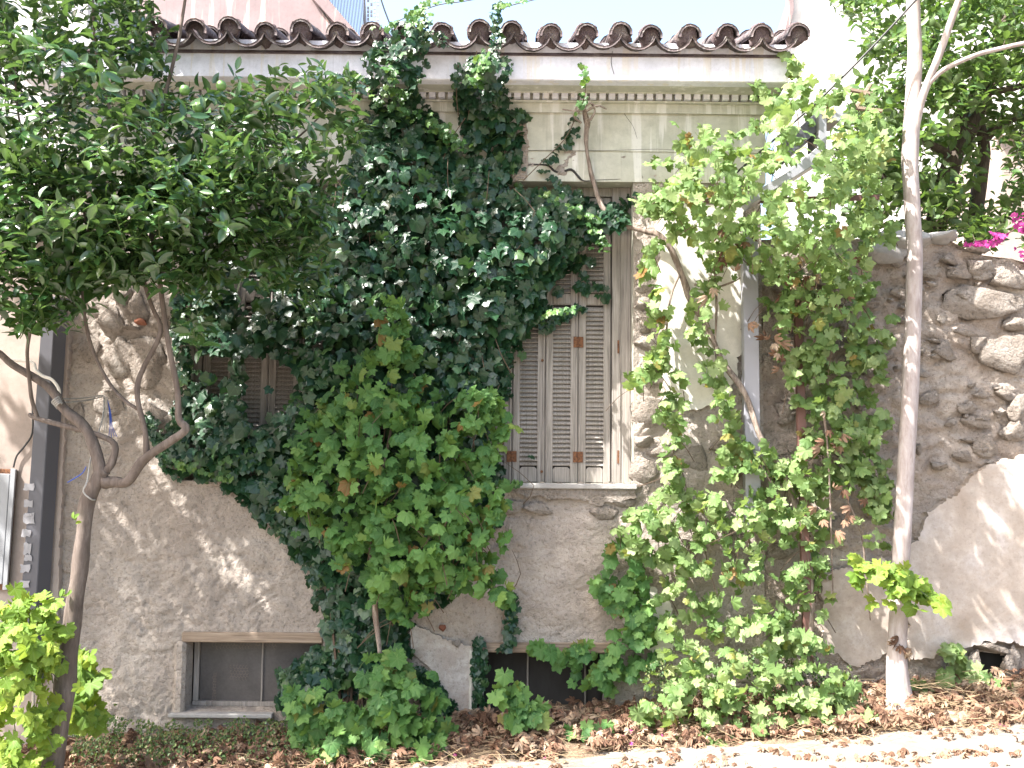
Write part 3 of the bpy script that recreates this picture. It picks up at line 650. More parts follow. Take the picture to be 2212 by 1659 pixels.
patch('plaster_skin', [(1775, 1240), (1900, 1210), (1950, 1220), (1950, 1400), (1850, 1440), (1780, 1400)], GY-.04, .08, PINKPL, gw, 6)
stn = [(2130, 655, 175, 88, .05), (2180, 765, 110, 78, .06), (2095, 640, 60, 40, .04), (2075, 590, 56, 34, .05), (2120, 575, 80, 40, .05), (2180, 600, 90, 60, .05), (2200, 700, 60, 34, .05), (2050, 560, 40, 26, .05), (2110, 535, 60, 28, .06),
       (2115, 740, 50, 40, .03), (2040, 758, 54, 44, .03), (1870, 650, 50, 34, .03), (1850, 740, 60, 40, .03), (2080, 985, 44, 26, .05), (2130, 965, 46, 40, .05), (2030, 1005, 50, 18, .05), (2190, 930, 60, 50, .06), (2200, 880, 50, 60, .05), (2170, 850, 46, 30, .04),
       (1700, 880, 60, 44, .04), (1720, 960, 60, 40, .04), (1680, 1010, 50, 60, .04), (1830, 860, 60, 34, .03), (1900, 800, 60, 30, .03), (1890, 1100, 60, 30, .04), (1860, 1010, 50, 28, .03), (1690, 1190, 60, 44, .05), (1800, 1130, 70, 44, .04), (1720, 1110, 54, 50, .04),
       (2100, 1440, 40, 70, .05), (2180, 1440, 40, 80, .05), (2140, 1398, 110, 24, .05), (2010, 860, 50, 30, .02), (2090, 880, 60, 24, .02), (1760, 700, 60, 50, .03), (1700, 620, 60, 50, .03), (1800, 600, 70, 40, .03)]
for a, c, w_, h_, pr in stn: stone(a, c, w_, h_, gw, GY-.022, pr*.5)
for k in range(95): stone(random.uniform(1670, 2212), random.uniform(560, 1000), random.uniform(12, 50), random.uniform(8, 26), gw, GY-.022, random.uniform(.004, .014))
stone(1955, 525, 150, 44, gw, GY-.02, .08, 2, .03, MARBLE); stone(1905, 548, 110, 56, gw, GY-.04, .06, 4, 0, MARBLE); stone(2035, 512, 90, 28, gw, GY, .09, 5, .02, MARBLE)
# stones of the broken corner between the two walls, low rubble at the foot
for a in [(1600, 1000, 70, 60), (1560, 1120, 60, 50), (1480, 1180, 60, 30), (1600, 1200, 60, 70)]: stone(*a, house, -.0, .04)
# ------------------------------------------------------------ posts, pipes, small fittings
sp = empty('steel_post', at(40, 1500, -.16), 'square grey steel post covered in torn white stickers', 'post')
q = MB(); A = poly3([(93, 640), (121, 640), (66, 1480), (30, 1480), ], -.16)
ex = [Vector((0, .16, 0))]*1
q.prism(A, (.04, .10, 0)); q.obj('post', GREYM, sp, bev=.004)
for px, py, w_, h_ in [(61, 1052, 30, 16), (60, 1088, 26, 16), (62, 1120, 32, 24), (57, 1152, 26, 16), (58, 1186, 22, 26), (60, 1205, 22, 14), (54, 1228, 26, 18), (52, 1262, 28, 18), (60, 1112, 20, 8)]:
    pts = []; cs = [(-1, -1), (-.3, -1.1), (.4, -.9), (1, -1), (1.05, 0), (.95, 1), (.2, .85), (-.4, 1.1), (-1, .9), (-.9, 0)]
    for a, c in cs: pts.append(at(px+a*w_*.42*random.uniform(.7, 1.05)-c*.6, py+c*h_*.5*random.uniform(.75, 1.1), -.1635-.0006*len(sp.children)))
    MB().prism(pts, (0, .002, 0)).obj('sticker', PAPER, sp)
tag(MB().tube(poly3([(120, 860), (117, 920), (111, 976), (97, 1140), (84, 1300), (76, 1420), (70, 1560)], -.09), .0105, 10).obj('conduit', PVC), 'cream corrugated conduit running down beside the grey steel post', 'conduit')
tag(MB().tube(poly3([(20, 778), (68, 782), (78, 800), (92, 812), (112, 820), (126, 838), (128, 852)], -.22), .010, 10).obj('bent_pipe', paintm('white_pipe_paint', (.62,.6,.56))), 'thin white pipe bending round the steel post behind the citrus branch', 'pipe')
tag(MB().tube(poly3([(70, 880), (70, 935), (52, 965), (36, 985), (29, 1010)], -.05), .006, 6).obj('black_cable', BLACKM), 'loose black cable dropping into the meter cabinet', 'cable')
mc = empty('meter_cabinet', at(10, 1270, -.08), 'white meter cabinet door in a rusty frame on the beige wall', 'cabinet')
MB().prism(poly3([(-60, 1010), (31, 1014), (12, 1274), (-60, 1274)], -.07), (0, .05, 0)).obj('frame', RUST, mc, bev=.004)
MB().prism(poly3([(-55, 1020), (21, 1024), (4, 1262), (-55, 1262)], -.085), (0, .02, 0)).obj('door', CABW, mc, bev=.003)
MB().prism(poly3([(23, 1012), (33, 1014), (14, 1274), (5, 1274)], -.09), (0, .02, 0)).obj('frame_edge', CABW, mc)
dp_ = empty('downpipe', at(1620, 1140, -.12), 'flat pale grey metal duct running down the corner of the house under the vine', 'downpipe')
MB().prism(poly3([(1604, 470), (1637, 470), (1645, 1138), (1611, 1138)], -.14), (0, .07, 0)).obj('duct', GALV, dp_, bev=.004)
MB().box(at(1606, 700, -.145), at(1643, 704, -.135)).obj('collar', GALV, dp_)
MB().prism(poly3([(1616, 1052), (1640, 1050), (1642, 1086), (1620, 1088)], -.1425), (0, .002, 0)).obj('sticker', PAPER, dp_)
MB().prism(poly3([(1618, 1108), (1644, 1106), (1645, 1130), (1622, 1133)], -.1425), (0, .002, 0)).obj('sticker', PAPER, dp_)
ip = empty('iron_post', at(1742, 1400, -.1), 'slim brown iron post holding up the vine against the rubble wall', 'post')
MB().prism(poly3([(1714, 560), (1731, 560), (1758, 1440), (1738, 1440)], -.22), (0, .04, 0)).obj('post', BROWNM, ip, bev=.003)
MB().prism(poly3([(1520, 430), (1900, 420), (1900, 430), (1520, 440)], -.22), (0, .03, 0)).obj('rail', BROWNM, ip)
mf = empty('metal_frame', at(1750, 380, -.35), 'bent galvanised metal frame half buried in the vine canopy', 'metal frame')
MB().prism(poly3([(1768, 236), (1786, 244), (1786, 318), (1770, 322)], -.35), (.0, .25, 0)).obj('side_plate', GALV, mf, bev=.003)
MB().prism(poly3([(1700, 300), (1768, 238), (1768, 282), (1712, 332)], -.3), (0, .25, 0)).obj('top_plate', GREYM, mf, bev=.003)
MB().prism(poly3([(1786, 318), (1776, 345), (1625, 440), (1612, 425), (1700, 372), (1768, 316)], -.38), (0, .2, .0)).obj('bottom_plate', GALV, mf, bev=.003)
MB().prism(poly3([(1786, 238), (1830, 244), (1812, 262), (1786, 256)], -.34), (0, .2, 0)).obj('lip', GALV, mf, bev=.003)
tag(MB().tube([at(1560, 400, -.4), at(1720, 260, -.42), at(1780, 206, -.43), at(1880, 106, -.45), at(1980, -2, -.47), at(2200, -250, -.5)], .007, 6).obj('overhead_cable', BLACKM), 'black cable running diagonally up past the pale trunk', 'cable')
st_ = empty('wooden_lath', at(1850, 200, .4), 'crossed weathered wooden laths beyond the end of the eaves', 'laths')
for a in ([(1828, 192), (1890, 204)], [(1880, 182), (1848, 235)], [(1840, 232), (1905, 240)]): MB().tube(poly3(a, .4), .016, 5, sub=1).obj('lath', WOODP, st_)
# ------------------------------------------------------------ citrus tree
ct = empty('citrus_tree', at(100, 1790, -1.0), 'citrus tree with glossy leaves, green fruit and forked grey trunk tied with rope', 'tree')
def limb(name, pts, r, m, parent, wob=.25, seg=10):
    r = [v*(.84 if m is BARKC else .9 if m is BARKP else 1) for v in r] if hasattr(r, '__len__') else r
    return MB().tube([at(*p) for p in pts], r, seg, wob, random.random()*9).obj(name, m, parent, True)
limb('trunk', [(92, 1800, -1), (112, 1659, -1), (138, 1500, -1), (152, 1380, -1), (168, 1260, -1), (180, 1150, -1), (188, 1085, -1), (212, 1035, -1), (226, 1015, -1)], [.075, .068, .066, .060, .052, .05, .05, .047, .04], BARKC, ct)
limb('branch', [(219, 1030, -1), (205, 970, -1), (180, 920, -.98), (136, 882, -.96), (118, 850, -.95), (78, 818, -.93), (27, 788, -.9), (-10, 758, -.9), (-80, 740, -.9)], [.04, .037, .034, .03, .029, .026, .024, .022, .02], BARKC, ct)
limb('branch', [(225, 1020, -1), (242, 1000, -1), (247, 960, -.99), (209, 938, -.98), (152, 923, -.95), (78, 903, -.9), (64, 895, -.88)], [.026, .024, .021, .018, .017, .017, .013], BARKC, ct)
limb('branch', [(82, 905, -.9), (70, 870, -.92), (64, 828, -.95), (59, 761, -1.0), (66, 700, -1.05), (70, 620, -1.1)], [.014, .013, .012, .012, .011, .009], BARKC, ct)
limb('branch', [(222, 1042, -1), (250, 1042, -1), (276, 1040, -1.02), (310, 994, -1.05), (364, 956, -1.1), (402, 927, -1.12), (386, 904, -1.12), (384, 845, -1.12), (364, 744, -1.15), (345, 610, -1.2), (325, 470, -1.25), (330, 300, -1.3)], [.04, .036, .033, .03, .027, .026, .024, .018, .017, .016, .013, .01], BARKC, ct)
limb('branch', [(317, 986, -1.05), (313, 930, -1.08), (297, 862, -1.1), (303, 810, -1.1), (347, 717, -1.12), (327, 660, -1.15), (303, 576, -1.2), (290, 470, -1.25), (260, 320, -1.3), (233, 219, -1.3), (206, 101, -1.3), (199, -40, -1.3)], [.02, .017, .017, .016, .015, .014, .013, .012, .011, .010, .009, .006], BARKC, ct)
limb('branch', [(300, 884, -1.08), (270, 866, -1.1), (236, 828, -1.1), (202, 761, -1.12), (185, 694, -1.15), (179, 626, -1.2), (190, 500, -1.25), (150, 350, -1.3)], [.013, .012, .0115, .011, .011, .010, .009, .006], BARKC, ct)
limb('branch', [(345, 600, -1.2), (420, 470, -1.1), (520, 380, -1.0), (640, 300, -.95), (720, 220, -.9)], [.013, .011, .010, .007, .004], BARKC, ct)
limb('branch', [(303, 560, -1.2), (380, 400, -1.3), (470, 300, -1.35), (560, 220, -1.3)], [.010, .009, .007, .004], BARKC, ct)
limb('branch', [(180, 600, -1.2), (90, 430, -1.3), (40, 250, -1.35), (30, 60, -1.4)], [.010, .009, .007, .004], BARKC, ct)
limb('branch', [(199, 0, -1.3), (150, -200, -1.35), (260, -420, -1.4)], [.012, .010, .006], BARKC, ct); limb('branch', [(330, 300, -1.3), (400, 0, -1.35), (380, -300, -1.4)], [.012, .010, .006], BARKC, ct)
T_CIT = tmpl(lambda k: lance(k, (.2, .23, .19, .25)[k]), 'citrus_leaf', L_CIT)
def twigs(px, py, y, T_up=.9, n_leaf=(6, 10), tw=(.10, .2), sz=(.06, .115), spread=.7, sag=0):
    "leafy shoots: returns leaf positions, normals, tips, sizes and the twig tubes"
    Q = atv(px, py, y); P_, N_, T_, S_ = [], [], [], []; tb = MB()
    for q_ in Q:
        a = np.array([rng.normal(0, spread), rng.normal(-.25, spread*.8), rng.normal(T_up, .5)]); a /= np.linalg.norm(a)
        Lw = rng.uniform(*tw); n = rng.integers(*n_leaf); u = np.cross(a, [.3, .2, .9]); u /= np.linalg.norm(u); v = np.cross(a, u); ph = rng.uniform(0, 6.28)
        for i in range(n):
            t = (i+.6)/n; an = ph+i*2.4; rad = u*math.cos(an)+v*math.sin(an); el = R(72-42*t)+rng.normal(0, .15)
            tip = a*math.cos(el)+rad*math.sin(el); tip[2] -= sag*rng.random()
            nn = a-tip*np.dot(a, tip); P_.append(q_+a*Lw*(t-.5)); N_.append(nn+rng.normal(0, .12, 3)); T_.append(tip); S_.append(rng.uniform(*sz)*(1-.25*abs(t-.55)))
        if rng.random() < .3: tb.tube([q_-a*Lw*.55, q_, q_+a*Lw*.4], [.0028, .0022, .001], 4, sub=1)
    return np.array(P_), np.array(N_), np.array(T_), np.array(S_), tb
CR = [(-120, -60), (330, -60), (352, 60), (345, 130), (420, 205), (480, 168), (545, 185), (600, 150), (640, 190), (680, 100), (705, 180), (765, 170), (790, 215), (770, 300), (745, 380), (720, 470), (690, 540), (640, 600), (560, 560), (520, 540), (470, 580), (450, 600), (400, 620), (350, 580), (300, 600), (215, 600), (190, 680), (160, 620), (110, 600), (95, 690), (60, 700), (30, 660), (-20, 690), (-120, 690)]
a = sample(CR, 980, 30, (70, -.2)); b2 = sample([(-60, 330), (560, 330), (690, 470), (650, 560), (330, 600), (-60, 620)], 420, 20, (60, -.3, 4)); c2 = along([(440, 590), (450, 680), (420, 725)], 9, 14); d2 = along([(690, 560), (690, 650)], 5, 10); e2 = along([(45, 690), (90, 700), (190, 690), (20, 650)], 14, 16)
f2 = along([(70, 700), (110, 600), (250, 610), (330, 590), (460, 600), (600, 590), (680, 640)], 46, 16)
g2 = sample([(-560, -100), (-110, -100), (-110, 600), (-300, 640), (-560, 560)], 330, 30, (120, -.02, 2)); h2 = sample([(-1150, -200), (-560, -200), (-560, 640), (-1150, 500)], 400, 30, (90, -.25, 2)); g2 = tuple(np.concatenate([u_, v_]) for u_, v_ in zip(g2, h2)); GG = (a, b2, c2, d2, e2, f2, g2)  # unseen foliage left of frame, added to shade stucco and neighbour wall
px = np.concatenate([k[0] for k in GG]); py = np.concatenate([k[1] for k in GG]); dd = np.concatenate([k[2] for k in GG])
yy = -1.15-(rng.random(len(px))-.5)*np.minimum(1.0, .35+dd/220)+.25*np.clip((px-350)/400, 0, 1)-.15
T1 = twigs(px, py, yy, .75, sag=.5)
# the crown goes on above the frame
a3 = sample([(-500, -620), (420, -560), (520, -200), (420, -40), (-500, -40)], 360, 30)
T2 = twigs(a3[0], a3[1], -1.3-(rng.random(360)-.5)*1.3, .8)
cat_ = lambda i: np.concatenate([T1[i], T2[i]])
leaves(ct, T_CIT, L_CIT, cat_(0), cat_(1), cat_(2), cat_(3), 300)
tg = T1[4]; tag(tg.obj('twig', TWIG, ct), kind='stuff')
for fx, fy in [(399, 195), (478, 185), (290, 520), (427, 232), (500, 330), (222, 483), (150, 300)]:
    V = at(fx, fy, -1.5); q = MB(); q.tube([V+Vector((0, 0, -.028+.0015)), V+Vector((0, 0, -.02)), V, V+Vector((0, 0, .02)), V+Vector((0, 0, .027))], [.006, .02, .028, .02, .005], 12, sub=3); q.obj('fruit', FRUIT, ct, True)
sp_ = [along([(160, 1110), (158, 1125), (163, 1135)], 5, 3), along([(140, 1285), (148, 1295)], 5, 4)]
px = np.concatenate([k[0] for k in sp_]); py = np.concatenate([k[1] for k in sp_]); nn, tt = hang(len(px), .5, .5); tt[:, 2] *= -1
T_SP = tmpl(lambda k: lance(k, .24), 'sprout_leaf', L_GRPY); leaves(ct, T_SP, L_GRPY, atv(px, py, np.full(len(px), -1.08)), nn, tt, rng.uniform(.03, .05, len(px)), len(px))
# rope and twine
q = MB()
for k in range(4): q.tube([at(112+k*3, 868+k*3, -1.0), at(118+k*3, 862+k*3, -1.02), at(128+k*2, 858+k*4, -.99), at(126, 874+k*3, -.93), at(112+k*3, 870+k*3, -.96)], .0045, 6, sub=3)
q.tube([at(128, 862, -.98), at(180, 860, -.5), at(222, 854, -.06)], .0045, 6); q.tube([at(128, 870, -.98), at(180, 866, -.5), at(222, 857, -.06)], .0045, 6)
q.tube([at(225, 856, -.06), at(222, 900, -.3), at(208, 950, -.7), at(196, 990, -.95), at(188, 1040, -1.06), at(180, 1062, -1.07), (at(196, 1078, -1.06)), at(205, 1080, -1.0)], .0045, 6)
for k in range(3): q.tube([at(226+k*3, 858, -.07), at(224+k*3, 900+k*3, -.1), at(219+k*5, 930+k*5, -.1)], .003, 5)
tag(q.obj('rope', ROPE), 'grey rope tying the citrus branch to a hook in the stucco', 'rope')
q = MB()
for k in range(4): q.tube([at(232, 862, -.06), at(236+k, 890, -.08), at(237+k*2, 920, -.07), at(235+k*6, 940+random.uniform(-6, 14), -.06)], .0018, 4)
q.tube([at(186, 1008, -.9), at(178, 1022, -.9), at(160, 1034, -.9), at(146, 1042, -.88)], .0028, 4); tag(q.obj('blue_twine', BLUE), 'frayed blue twine hanging beside the rope hook', 'twine')
# ------------------------------------------------------------ pale tree
pt = empty('pale_tree', at(1942, 1520, -.3), 'slender tree with smooth pale pinkish trunk rising in front of the rubble wall', 'tree')
limb('trunk', [(1946, 1540, -.3), (1942, 1500, -.3), (1937, 1420, -.3), (1942, 1300, -.3), (1950, 1130, -.3), (1957, 1000, -.3), (1968, 800, -.3), (1974, 640, -.3), (1976, 540, -.3), (1968, 420, -.3), (1966, 330, -.3), (1970, 250, -.3), (1976, 120, -.3), (1972, 0, -.3), (1960, -300, -.3), (1940, -700, -.4)], [.105, .082, .066, .060, .058, .056, .055, .054, .053, .055, .06, .052, .05, .048, .04, .025], BARKP, pt, .12, 16)
limb('branch', [(1966, 330, -.3), (1978, 270, -.32), (1994, 205, -.36), (2028, 120, -.42), (2060, 30, -.48), (2110, -120, -.55), (2150, -400, -.6)], [.04, .03, .028, .026, .024, .02, .012], BARKP, pt, .12, 12)
limb('branch', [(2002, 185, -.38), (2040, 150, -.42), (2105, 120, -.48), (2160, 105, -.5), (2230, 90, -.55), (2400, 60, -.6)], [.018, .017, .016, .016, .015, .01], BARKP, pt, .12, 10)
T_GRPP = tmpl(grp_t, 'broad_leaf', L_GRP)
a3 = sample([(2000, -700), (2900, -700), (2900, -120), (2300, -120), (2000, -250)], 600, 40, (180, -.05))
nn, tt = hang(600, .8, .9); Q = atv(a3[0], a3[1], -.6+rng.normal(0, .4, 600))
n2 = 460; Q2 = np.stack([rng.uniform(-.2, 2.3, n2), rng.uniform(-2.5, -1.75, n2), rng.uniform(5.1, 5.9, n2)], 1)  # unseen slab of leaves, added to dapple the garden wall with shade
k = nz(Q2[:, 0]*100, Q2[:, 1]*100, 45, 3) > -.02; Q2 = Q2[k]; n2_, t2_ = hang(len(Q2), .8, .9)
Q = np.concatenate([Q, Q2]); B = basis(np.concatenate([nn, n2_]), np.concatenate([tt, t2_]))
joined('foliage', T_GRPP, Q, B, rng.uniform(.06, .1, len(Q)), rng.integers(0, 4, len(Q)), pt, L_GRP)
for pts in ([(2.55, -.4, 5.4), (1.9, -1.0, 5.5), (1.0, -1.7, 5.5), (0, -2.0, 5.6)], [(1.7, -1.2, 5.5), (1.5, -2.0, 5.4), (1.2, -2.4, 5.3)]): MB().tube(pts, [.03, .022, .016, .008][:len(pts)], 8, .2).obj('branch', BARKP, pt, True)  # added branches joining the unseen shading leaves to the trunk
# ------------------------------------------------------------ garden tree behind the wall
gt = empty('garden_tree', (X(2080, 1.4), 1.4, Z(1480)), 'dense evergreen garden tree with dark limbs behind the rubble wall', 'tree')
for pts, r_ in [([(1990, 700, 1.4), (2010, 540, 1.4), (2060, 340, 1.4), (2110, 240, 1.4), (2160, 100, 1.4), (2200, -60, 1.5)], [.1, .09, .08, .07, .06, .04]), ([(2100, 600, 1.5), (2110, 440, 1.5), (2125, 300, 1.5), (2070, 180, 1.5), (2010, 80, 1.5)], [.07, .06, .05, .04, .03]), ([(2060, 340, 1.4), (1990, 300, 1.3), (1900, 260, 1.2)], [.04, .03, .02]), ([(2125, 300, 1.5), (2180, 260, 1.4), (2260, 240, 1.4)], [.04, .03, .02]), ([(2020, 440, 1.4), (1930, 400, 1.2), (1850, 330, 1.2)], [.035, .03, .015]), ([(2060, 330, 1.4), (2090, 220, 1.3), (2190, 190, 1.2), (2260, 170, 1.2)], [.03, .03, .025, .02])]:
    limb('branch', pts, r_, BARKD, gt, .4)
T_BG = tmpl(lambda k: lance(k, .27, 4), 'garden_leaf', L_BG)
a = sample([(1800, -60), (2300, -60), (2300, 520), (2100, 530), (1960, 510), (1850, 500), (1790, 300), (1850, 200), (1900, 130), (1830, 60)], 900, 30, (60, -.14, 9), holes=[([(2070, 230), (2160, 230), (2200, 560), (2040, 400)], .55), ([(1700, 60), (1850, 60), (1880, 160), (1780, 210)], .35)])
a4 = sample([(1960, -40), (2300, -40), (2300, 260), (1990, 230)], 160, 20)
px = np.concatenate([a[0], a4[0]]); py = np.concatenate([a[1], a4[1]])
T3 = twigs(px, py, 1.3+(rng.random(len(px))-.5)*1.3, .7, (6, 10), (.12, .26), (.07, .115), .8, .4)
leaves(gt, T_BG, L_BG, T3[0], T3[1], T3[2], T3[3], 300); tag(T3[4].obj('twig', BARKD, gt), kind='stuff')
bo = empty('bougainvillea', at(2180, 520, .35), 'magenta bougainvillea sprays trailing over the garden wall top', 'plant')
T_FL = tmpl(lambda k: palm(3, [(D(-90), .6), (D(-40), .8), (0, 1.0), (D(40), .8), (D(90), .6)], .9, 0, .5, k), 'bract', L_FLW)
fl = [along([(2200, 462), (2212, 480), (2205, 500)], 26, 9), along([(2150, 505), (2170, 508)], 26, 5), along([(2090, 530), (2130, 524), (2165, 516)], 44, 6), along([(2205, 530), (2215, 560)], 8, 6)]
px = np.concatenate([k[0] for k in fl]); py = np.concatenate([k[1] for k in fl]); n = len(px)
for i_, (nn_, tt_) in enumerate([hang(n, .9, .5)]): leaves(bo, T_FL, L_FLW, atv(px, py, -.02+rng.normal(0, .05, n)), nn_, tt_, rng.uniform(.025, .042, n), n, 'bracts')
limb('stem', [(2090, 534, .0), (2130, 526, .0), (2170, 508, .05), (2212, 480, .1), (2260, 430, .4)], .005, TWIGB, bo, 0, 6)
# ------------------------------------------------------------ ivy
iv = empty('ivy', at(780, 1560, -.05), 'dark green ivy climbing over the whole middle of the facade and both shuttered windows', 'ivy')
T_IVY = tmpl(ivy_t, 'ivy_leaf', L_IVY); T_IVYY = tmpl(ivy_t, 'young_ivy_leaf', L_IVYY)
IV = [(790, 130), (800, 95), (850, 62), (905, 40), (935, 70), (925, 130), (905, 190), (945, 240), (985, 330), (1050, 340), (1100, 320), (1130, 300), (1125, 370), (1100, 400), (1180, 410), (1230, 405), (1290, 440), (1340, 440), (1365, 480), (1330, 530), (1270, 520), (1225, 590), (1190, 620), (1165, 700), (1120, 745), (1105, 850), (1075, 900), (1060, 960), (1085, 1010), (1085, 1060), (1070, 1150), (1000, 1230), (960, 1310), (890, 1330), (880, 1420), (860, 1520), (700, 1500), (690, 1350), (660, 1230), (600, 1170), (560, 1130), (520, 1080), (440, 1035), (350, 1020), (345, 960), (390, 900), (410, 850), (400, 640), (420, 560), (600, 560), (680, 470), (740, 380), (770, 300), (800, 230)]
HO = [([(520, 760), (590, 770), (640, 780), (640, 870), (590, 900), (560, 930), (520, 915)], .985), ([(410, 770), (500, 760), (500, 860), (430, 880)], .9), ([(500, 580), (560, 580), (545, 690), (505, 730)], .9), ([(545, 640), (600, 640), (590, 680), (545, 680)], .7), ([(590, 880), (640, 860), (640, 930), (600, 930)], .6)]
a = sample(IV, 7400, 26, (45, -.62), HO)
a5 = sample([(985, 190), (1010, 120), (1060, 105), (1110, 120), (1095, 200), (1135, 250), (1130, 330), (1090, 330), (1000, 330), (990, 260)], 330, 14, (30, -.2))
a6 = sample([(600, 1450), (640, 1430), (680, 1400), (720, 1390), (720, 1480), (700, 1600), (640, 1560), (600, 1530)], 300, 14, (30, -.3))
a7 = sample([(860, 1440), (905, 1440), (960, 1490), (1000, 1560), (930, 1560)], 240, 12)
a8 = sample([(370, 640), (400, 640), (415, 860), (405, 980), (350, 1010), (360, 930), (385, 860)], 260, 10, (30, -.3))
st8 = [along([(1060, 130), (1075, 80), (1072, 40), (1078, 12)], 60, 7), along([(905, 45), (950, 80), (960, 100)], 30, 9), along([(990, 140), (985, 200), (992, 240)], 34, 5), along([(1350, 470), (1290, 470), (1370, 430)], 40, 12), along([(1190, 640), (1240, 620), (1300, 620)], 30, 7), along([(1170, 710), (1210, 690), (1245, 665)], 46, 8), along([(1040, 1420), (1030, 1500), (1045, 1540)], 60, 7), along([(1095, 1280), (1105, 1350), (1095, 1410)], 70, 6), along([(1030, 1380), (1035, 1450)], 50, 5), along([(320, 900), (345, 960), (360, 1000)], 60, 7), along([(730, 160), (770, 170), (800, 190)], 24, 9), along([(1300, 620), (1310, 650)], 8, 6), along([(1240, 420), (1170, 370), (1220, 310), (1250, 250)], 44, 9), along([(1210, 600), (1260, 570), (1290, 560)], 30, 10), along([(1262, 590), (1268, 640)], 12, 5), along([(1145, 985), (1155, 990)], 2, 1)]
parts_ = [a, a5, a6, a7, a8]+st8
px = np.concatenate([k[0] for k in parts_]); py = np.concatenate([k[1] for k in parts_]); dd = np.concatenate([k[2] for k in parts_])
def y_wall(py, dd, tmax=.3, y0=.03):
    b_ = np.interp(py, [60, 100, 176, 205, 260, 5000], [.47, .46, .34, .16, y0, y0])
    return -(b_+tmax*(1-np.exp(-dd/70))*(.25+.75*rng.random(len(py))))
yy = y_wall(py, dd); yy = np.where((px > 1000) & (px < 1366) & (py > 420) & (py < 1040) & (dd < 14), np.minimum(.09, yy+.16), yy)
nn, tt = hang(len(px), .5, .42); nn = drift(nn, px, py, 45, 1.3); yy = yy-.09*np.clip(nz(px, py, 40, 15), -.3, 1)*(dd > 25); S = rng.uniform(.042, .088, len(px)); S = np.where(dd < 11, S*.62, S)
sz_ = 1-.3*np.clip((300-py)/200, 0, 1); S *= sz_
leaves(iv, T_IVY, L_IVY, atv(px, py, yy), nn, tt, S, 300)
yv = [along([(1262, 140), (1265, 190), (1255, 230), (1245, 250)], 22, 5), along([(835, 130), (850, 170), (870, 220)], 40, 9), along([(930, 260), (960, 290), (1000, 320)], 70, 12), along([(1010, 190), (1030, 160), (1050, 120)], 60, 9), along([(640, 690), (700, 690), (590, 700)], 40, 5), along([(610, 900), (640, 860), (640, 940)], 60, 7), along([(380, 1000), (440, 1020), (500, 1040)], 40, 7), along([(880, 40), (915, 20), (900, 60)], 40, 12), along([(800, 200), (840, 230), (900, 250)], 50, 14), along([(480, 1000), (540, 970), (580, 980)], 40, 6), along([(1180, 680), (1240, 665)], 20, 6), along([(1010, 1060), (1090, 1045), (1120, 1040)], 44, 8), along([(1180, 420), (1280, 470), (1300, 540)], 60, 10), along([(860, 40), (840, 55), (812, 62)], 8, 5), along([(905, 8), (950, 3), (1000, -3)], 14, 2), along([(1075, 12), (1110, 6), (1140, 0)], 12, 2)]
px = np.concatenate([k[0] for k in yv]); py = np.concatenate([k[1] for k in yv]); n = len(px); nn, tt = hang(n, .5, .5)
B = basis(nn, tt); joined('young_foliage', T_IVYY, atv(px, py, y_wall(py, np.full(n, 60.), .38)-.02), B, rng.uniform(.022, .042, n), rng.integers(0, 4, n), iv, L_IVYY)
q = MB()
for pth in [[(905, 25), (950, 10), (1000, 3), (1060, -8)], [(1080, 20), (1110, 10), (1160, -2)], [(820, 70), (860, 45), (900, 30)], [(1262, 140), (1264, 200), (1250, 245)], [(1245, 250), (1220, 300), (1170, 350), (1130, 390)], [(955, 350), (975, 300), (1005, 255)], [(990, 140), (986, 200), (990, 250)], [(1030, 110), (1020, 200), (1010, 260)], [(870, 120), (850, 180), (840, 260)]]:
    q.tube([at(a_, b_, -(float(np.interp(b_, [60, 100, 176, 205, 260], [.47, .46, .34, .18, .08])))-.03) for a_, b_ in pth], .0032, 5)
for k in range(70):
    a_ = random.uniform(700, 1150); b_ = random.uniform(420, 1300); q.tube([at(a_, b_, -.12), at(a_+random.uniform(-30, 30), b_-40, -.2), at(a_+random.uniform(-50, 50), b_-90, -.16)], [.004, .003, .002], 4, sub=2)
for k in range(14):
    a_ = random.uniform(720, 860); q.tube([at(a_, 1560, -.05), at(a_+random.uniform(-20, 20), 1400, -.1), at(a_+random.uniform(-40, 60), 1200, -.08), at(a_+random.uniform(-90, 90), 1000, -.06)], [.010, .008, .006, .004], 6, .4)
tag(q.obj('stem', TWIGB, iv), kind='stuff')
# ------------------------------------------------------------ grapevines
T_G = tmpl(grp_t, 'vine_leaf', L_GRP); T_GS = tmpl(grp_t, 'sunlit_vine_leaf', L_GRPS); T_GY = tmpl(grp_t, 'fresh_vine_leaf', L_GRPY)
def vine(name, loc, label, T, m, sets, y0, tm, size, single=300, sp=.5, up=.5):
    r = empty(name, loc, label, 'vine', 'grapevines along the wall')
    px = np.concatenate([k[0] for k in sets]); py = np.concatenate([k[1] for k in sets]); dd = np.concatenate([k[2] for k in sets]); n = len(px)
    u = rng.random(n); y = -(y0+tm*(1-np.exp(-dd/60))*u) if not callable(y0) else y0(px, py, dd, u)
    y = y-.16*nz(px, py, 42, 15)-.05; nn, tt = hang(n, sp, up); nn = drift(nn, px, py, 38, 1.6); S = rng.uniform(size[0], size[1], n); leaves(r, T, m, atv(px, py, y), nn, tt, S, single); return r, (px, py, y)
def stems(parent, P_, n, m=TWIGB, ln=70):
    px, py, y = P_; q = MB()
    for k in range(n):
        i = rng.integers(len(px)); dx = rng.normal(0, ln*.5); q.tube([at(px[i], py[i], y[i]), at(px[i]+dx*.5, py[i]+ln*.3, y[i]+.04), at(px[i]+dx, py[i]+ln*rng.uniform(.5, 1.), y[i]+.09)], [.0015, .0025, .003], 4, sub=2)
    tag(q.obj('shoot', m, parent), kind='stuff')
